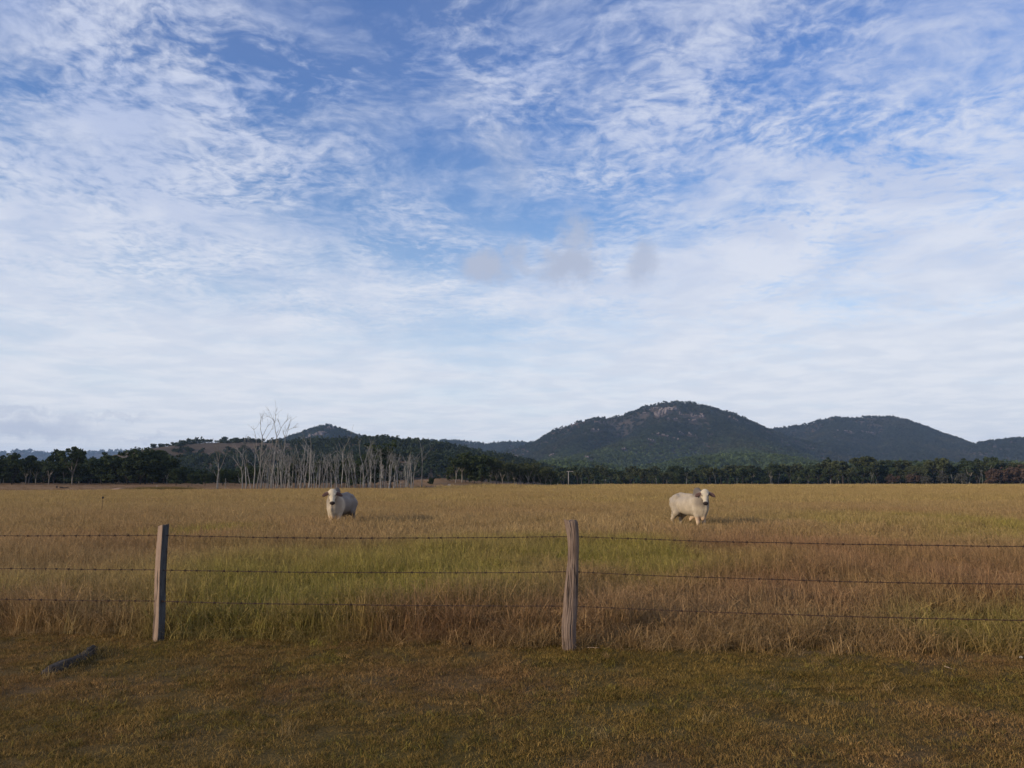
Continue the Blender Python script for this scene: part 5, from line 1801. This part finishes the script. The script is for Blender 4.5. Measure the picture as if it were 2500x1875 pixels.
    for sy in (-1, 1):
        ell(hp(0.145, sy * 0.080, 0.020), (0.045, 0.030, 0.032), 0.02, A)
        ell(hp(0.17, sy * 0.065, -0.085), (0.09, 0.040, 0.06), 0.03, A)     # cheek
        # drooping ear: a leaf-shaped blade
        e0 = hp(0.015, sy * 0.105, -0.045)
        ld = lf * sy * 0.86 + np.array([0, 0, -0.50]) + fw * 0.10
        ld /= np.linalg.norm(ld)
        wd = np.cross(ld, fw + np.array([0, 0, 0.15])); wd /= np.linalg.norm(wd)
        nd = np.cross(ld, wd)
        E = np.stack([ld, wd, nd])
        ears.append((e0, e0 + ld * 0.25))
        ell(e0 + ld * 0.115, (0.140, 0.066, 0.021), 0.018, E)
        cap(e0 - ld * 0.02, e0 + ld * 0.06, 0.030, 0.026, 0.02)
    # legs
    for sy, off_ in ((1, forelegs[0]), (-1, forelegs[1])):
        cap((0.44, sy * 0.15, 0.78), (0.45 + off_ * 0.4, sy * 0.145, 0.60), 0.115, 0.090, 0.06)
        cap((0.45 + off_ * 0.4, sy * 0.145, 0.60), (0.47 + off_ * 0.7, sy * 0.14, 0.39), 0.085, 0.055, 0.04)
        ell((0.475 + off_ * 0.7, sy * 0.14, 0.385), (0.055, 0.052, 0.06), 0.03)
        cap((0.47 + off_ * 0.7, sy * 0.14, 0.38), (0.465 + off_, sy * 0.14, 0.12), 0.044, 0.036, 0.03)
        ell((0.465 + off_, sy * 0.14, 0.115), (0.047, 0.044, 0.042), 0.02)
        cap((0.475 + off_, sy * 0.14, 0.09), (0.50 + off_, sy * 0.14, 0.035), 0.042, 0.058, 0.02)
        # hind leg: stifle forward, hock back
        o2 = -off_ * 0.9
        cap((-0.60, sy * 0.15, 0.92), (-0.48 + o2 * 0.3, sy * 0.17, 0.68), 0.185, 0.125, 0.07)
        cap((-0.48 + o2 * 0.3, sy * 0.17, 0.68), (-0.71 + o2 * 0.6, sy * 0.15, 0.45), 0.115, 0.062, 0.05)
        ell((-0.725 + o2 * 0.6, sy * 0.15, 0.44), (0.055, 0.042, 0.065), 0.03)
        cap((-0.715 + o2 * 0.6, sy * 0.15, 0.43), (-0.68 + o2, sy * 0.15, 0.12), 0.048, 0.038, 0.03)
        ell((-0.68 + o2, sy * 0.15, 0.115), (0.048, 0.045, 0.042), 0.02)
        cap((-0.67 + o2, sy * 0.15, 0.09), (-0.645 + o2, sy * 0.15, 0.035), 0.042, 0.058, 0.02)
    # sheath and navel flap
    cap((0.10, 0, 0.56), (-0.02, 0, 0.47), 0.075, 0.045, 0.05, (1.3, 0.5, 1))
    cap((-0.02, 0, 0.47), (-0.05, 0, 0.41), 0.045, 0.022, 0.03, (1.2, 0.6, 1))
    ell((-0.58, 0, 0.60), (0.07, 0.06, 0.10), 0.04)
    # tail
    cap((-0.86, 0, 1.16), (-0.955, 0, 0.98), 0.040, 0.028, 0.04)
    cap((-0.955, 0, 0.98), (-0.965, 0, 0.55), 0.026, 0.018, 0.03)
    cap((-0.965, 0, 0.55), (-0.955, 0, 0.34), 0.030, 0.012, 0.03)
    V, Q = surface_nets(F, org, h)
    # two passes of smoothing over the grid steps
    for _ in range(2):
        acc = np.zeros_like(V); c_ = np.zeros(len(V))
        for a, b in ((0, 1), (1, 2), (2, 3), (3, 0)):
            np.add.at(acc, Q[:, a], V[Q[:, b]]); np.add.at(c_, Q[:, a], 1)
            np.add.at(acc, Q[:, b], V[Q[:, a]]); np.add.at(c_, Q[:, b], 1)
        V = V * 0.45 + 0.55 * acc / c_[:, None]
    # coat colours
    rel = V - poll
    a_, b_, c2 = rel @ ax, rel @ lf, rel @ up
    x, y, z = V.T
    nz = fbm(x * 6 + y * 3, z * 6 - y * 4, 3, seed) - 0.5
    C = np.ones((len(V), 3)) * np.array(base)
    C *= (1 + 0.42 * nz + 0.22 * (fbm(x * 17 + y * 9, z * 17 - y * 5, 3, seed + 7) - 0.5))[:, None]

    if rear is not None:  # greyer coat behind the shoulder, with the flank's shade put into it
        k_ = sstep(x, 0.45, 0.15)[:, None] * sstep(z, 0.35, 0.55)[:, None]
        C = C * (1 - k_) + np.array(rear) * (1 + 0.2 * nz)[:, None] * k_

    def lay(m_, col, amt=1.0):
        nonlocal C
        m_ = np.clip(m_ * amt, 0, 1)[:, None]
        C = C * (1 - m_) + np.array(col) * m_
    on_head = (a_ > -0.10) & (np.abs(b_) < 0.34) & (c2 > -0.26) & (a_ < 0.55)
    face = on_head & (np.abs(b_) < 0.13) & (c2 > -0.12)
    lay(np.exp(-((x - 0.38) / 0.22) ** 4) * sstep(z, 1.10, 1.26), (0.115, 0.095, 0.085), 0.95)      # grey hump
    nk = np.exp(-(((x - 0.70) / 0.19) ** 4 + ((z - 1.08) / 0.22) ** 4)) * (~face)
    lay(nk, (0.15, 0.125, 0.108), neck)                                                                # grey neck
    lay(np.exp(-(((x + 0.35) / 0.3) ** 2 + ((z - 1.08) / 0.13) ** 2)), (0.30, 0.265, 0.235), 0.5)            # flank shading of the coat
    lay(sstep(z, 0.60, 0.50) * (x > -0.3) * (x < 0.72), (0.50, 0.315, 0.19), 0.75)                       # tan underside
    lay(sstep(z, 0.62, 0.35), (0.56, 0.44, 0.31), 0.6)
    lay(sstep(z, 0.075, 0.055), (0.06, 0.05, 0.045))                                                   # hooves
    lay(sstep(-x, 0.945, 0.952) * sstep(z, 0.58, 0.48), (0.05, 0.04, 0.04))                              # tail switch
    lay(face.astype(float), (0.52, 0.44, 0.32), 0.9)
    dm = lambda p, r: np.exp(-(((a_ - p[0]) / r[0]) ** 2 + ((np.abs(b_) - p[1]) / r[1]) ** 2 + ((c2 - p[2]) / r[2]) ** 2))
    lay(on_head * sstep(a_, 0.405, 0.435) * (c2 > -0.155), (0.035, 0.026, 0.026))                         # muzzle
    lay(on_head * dm((0.40, 0.0, -0.12), (0.06, 0.06, 0.035)), (0.12, 0.09, 0.085), 0.9)                # lip
    lay(on_head * dm((0.150, 0.108, 0.005), (0.042, 0.036, 0.028)), (0.02, 0.015, 0.013), 1.7)           # eye rims
    ear = np.zeros(len(V), bool)
    for ea, eb in ears:
        t_ = np.clip(((V - ea) @ (eb - ea)) / ((eb - ea) @ (eb - ea)), 0, 1)
        ear |= (np.linalg.norm(V - ea - t_[:, None] * (eb - ea), axis=1) < 0.075) & (t_ > 0.10)
    lay(ear.astype(float), (0.30, 0.24, 0.19))
    e_in = ear & ((rel @ fw) > np.median((rel @ fw)[ear]) - 0.004)
    lay(e_in.astype(float), (0.085, 0.042, 0.038), 0.9)
    lay(ear * sstep(np.abs(b_), 0.30, 0.335), (0.05, 0.04, 0.04), 0.8)
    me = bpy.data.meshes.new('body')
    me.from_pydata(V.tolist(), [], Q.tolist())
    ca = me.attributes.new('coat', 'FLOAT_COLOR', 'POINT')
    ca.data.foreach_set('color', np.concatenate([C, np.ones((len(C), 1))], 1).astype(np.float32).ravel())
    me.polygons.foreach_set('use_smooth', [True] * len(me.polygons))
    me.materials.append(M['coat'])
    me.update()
    e = empty(name, pos, label, 'bull', None, heading)
    e.scale = (scale * 0.93, scale, scale)
    obj('body', me, e)
    for sy in (-1, 1):
        bm = bmesh.new(); bmesh.ops.create_uvsphere(bm, u_segments=12, v_segments=8, radius=0.019)
        em = bpy.data.meshes.new('eye'); bm.to_mesh(em); bm.free()
        em.materials.append(M['eye'])
        em.polygons.foreach_set('use_smooth', [True] * len(em.polygons))
        obj('eye', em, e, tuple(hp(0.150, sy * 0.102, 0.006)))
    return e


m, nt, out = mat_new('short_coat')
tc = nt.new('ShaderNodeTexCoord')
c = attr(nt, 'coat', out='Color')
nz_ = nt.noise(tc.outputs['Object'], 60, 4, 0.6)
k = nt.math('MULTIPLY_ADD', nz_, 0.35, 0.82)
principled(nt, out, nt.mix(1.0, c, nt.comb(k, k, k), 'MULTIPLY'), 0.8, 0.15, bump(nt, nt.noise(tc.outputs['Object'], 11, 5, 0.6), 0.6, 0.03))
M['coat'] = m
m, nt, out = mat_new('wet_eye')
principled(nt, out, (0.012, 0.010, 0.009), 0.15, 0.5)
M['eye'] = m


def face_camera(hx, hy, heading):
    want = math.atan2(-hy, -hx)
    d = want - heading
    return (d + math.pi) % (2 * math.pi) - math.pi


# bull on the left: chest on, body turned away to the right
d1 = 24.5
p1 = at(806, 1200, d1)
hd1 = math.atan2(-math.cos(R(12)), -math.sin(R(12)))
off1 = 0.83
c1 = (p1.x - math.cos(hd1) * off1, d1 - math.sin(hd1) * off1)
cow('white_bull', 'white humped bull seen chest-on with its grey flank turned right', (c1[0], c1[1], land1(*c1)), hd1, face_camera(p1.x, d1, hd1), R(52), 1.0, 1, (0.05, -0.03), (0.40, 0.33, 0.25), (0.185, 0.158, 0.136), 0.45)
# bull on the right: body across the view, head turned to the camera
d2 = 24.0
p2 = at(1727, 1200, d2)
hd2 = math.atan2(-math.cos(R(29)), math.sin(R(29)))
off2 = 0.78
c2_ = (p2.x - math.cos(hd2) * off2, d2 - math.sin(hd2) * off2)
cow('white_bull', 'white humped bull standing side-on with its cream flank lit', (c2_[0], c2_[1], land1(*c2_)), hd2, face_camera(p2.x, d2, hd2) + R(4), R(50), 1.0, 2, (-0.02, 0.06))

# ------------------------------------------------------------------ haze: the air between here and the mountains
bm = bmesh.new()
bmesh.ops.create_cube(bm, size=1.0)
for v in bm.verts:
    v.co = Vector((v.co.x * 18400, v.co.y * 18400, 6 * 0 + (-14 if v.co.z < 0 else 345)))
hm = bpy.data.meshes.new('haze'); bm.to_mesh(hm); bm.free()
m, nt, out = mat_new('haze')
pv = nt.new('ShaderNodeVolumePrincipled')
pv.inputs['Color'].default_value = (0.45, 0.66, 1.0, 1)
pv.inputs['Density'].default_value = 6.5e-5
pv.inputs['Anisotropy'].default_value = 0.0
nt.link(pv.outputs[0], out.inputs['Volume'])
hm.materials.append(m)
tag(obj('haze', hm), 'thin blue haze in front of the far mountains', 'haze', kind='stuff')
print('live trees', n_live)
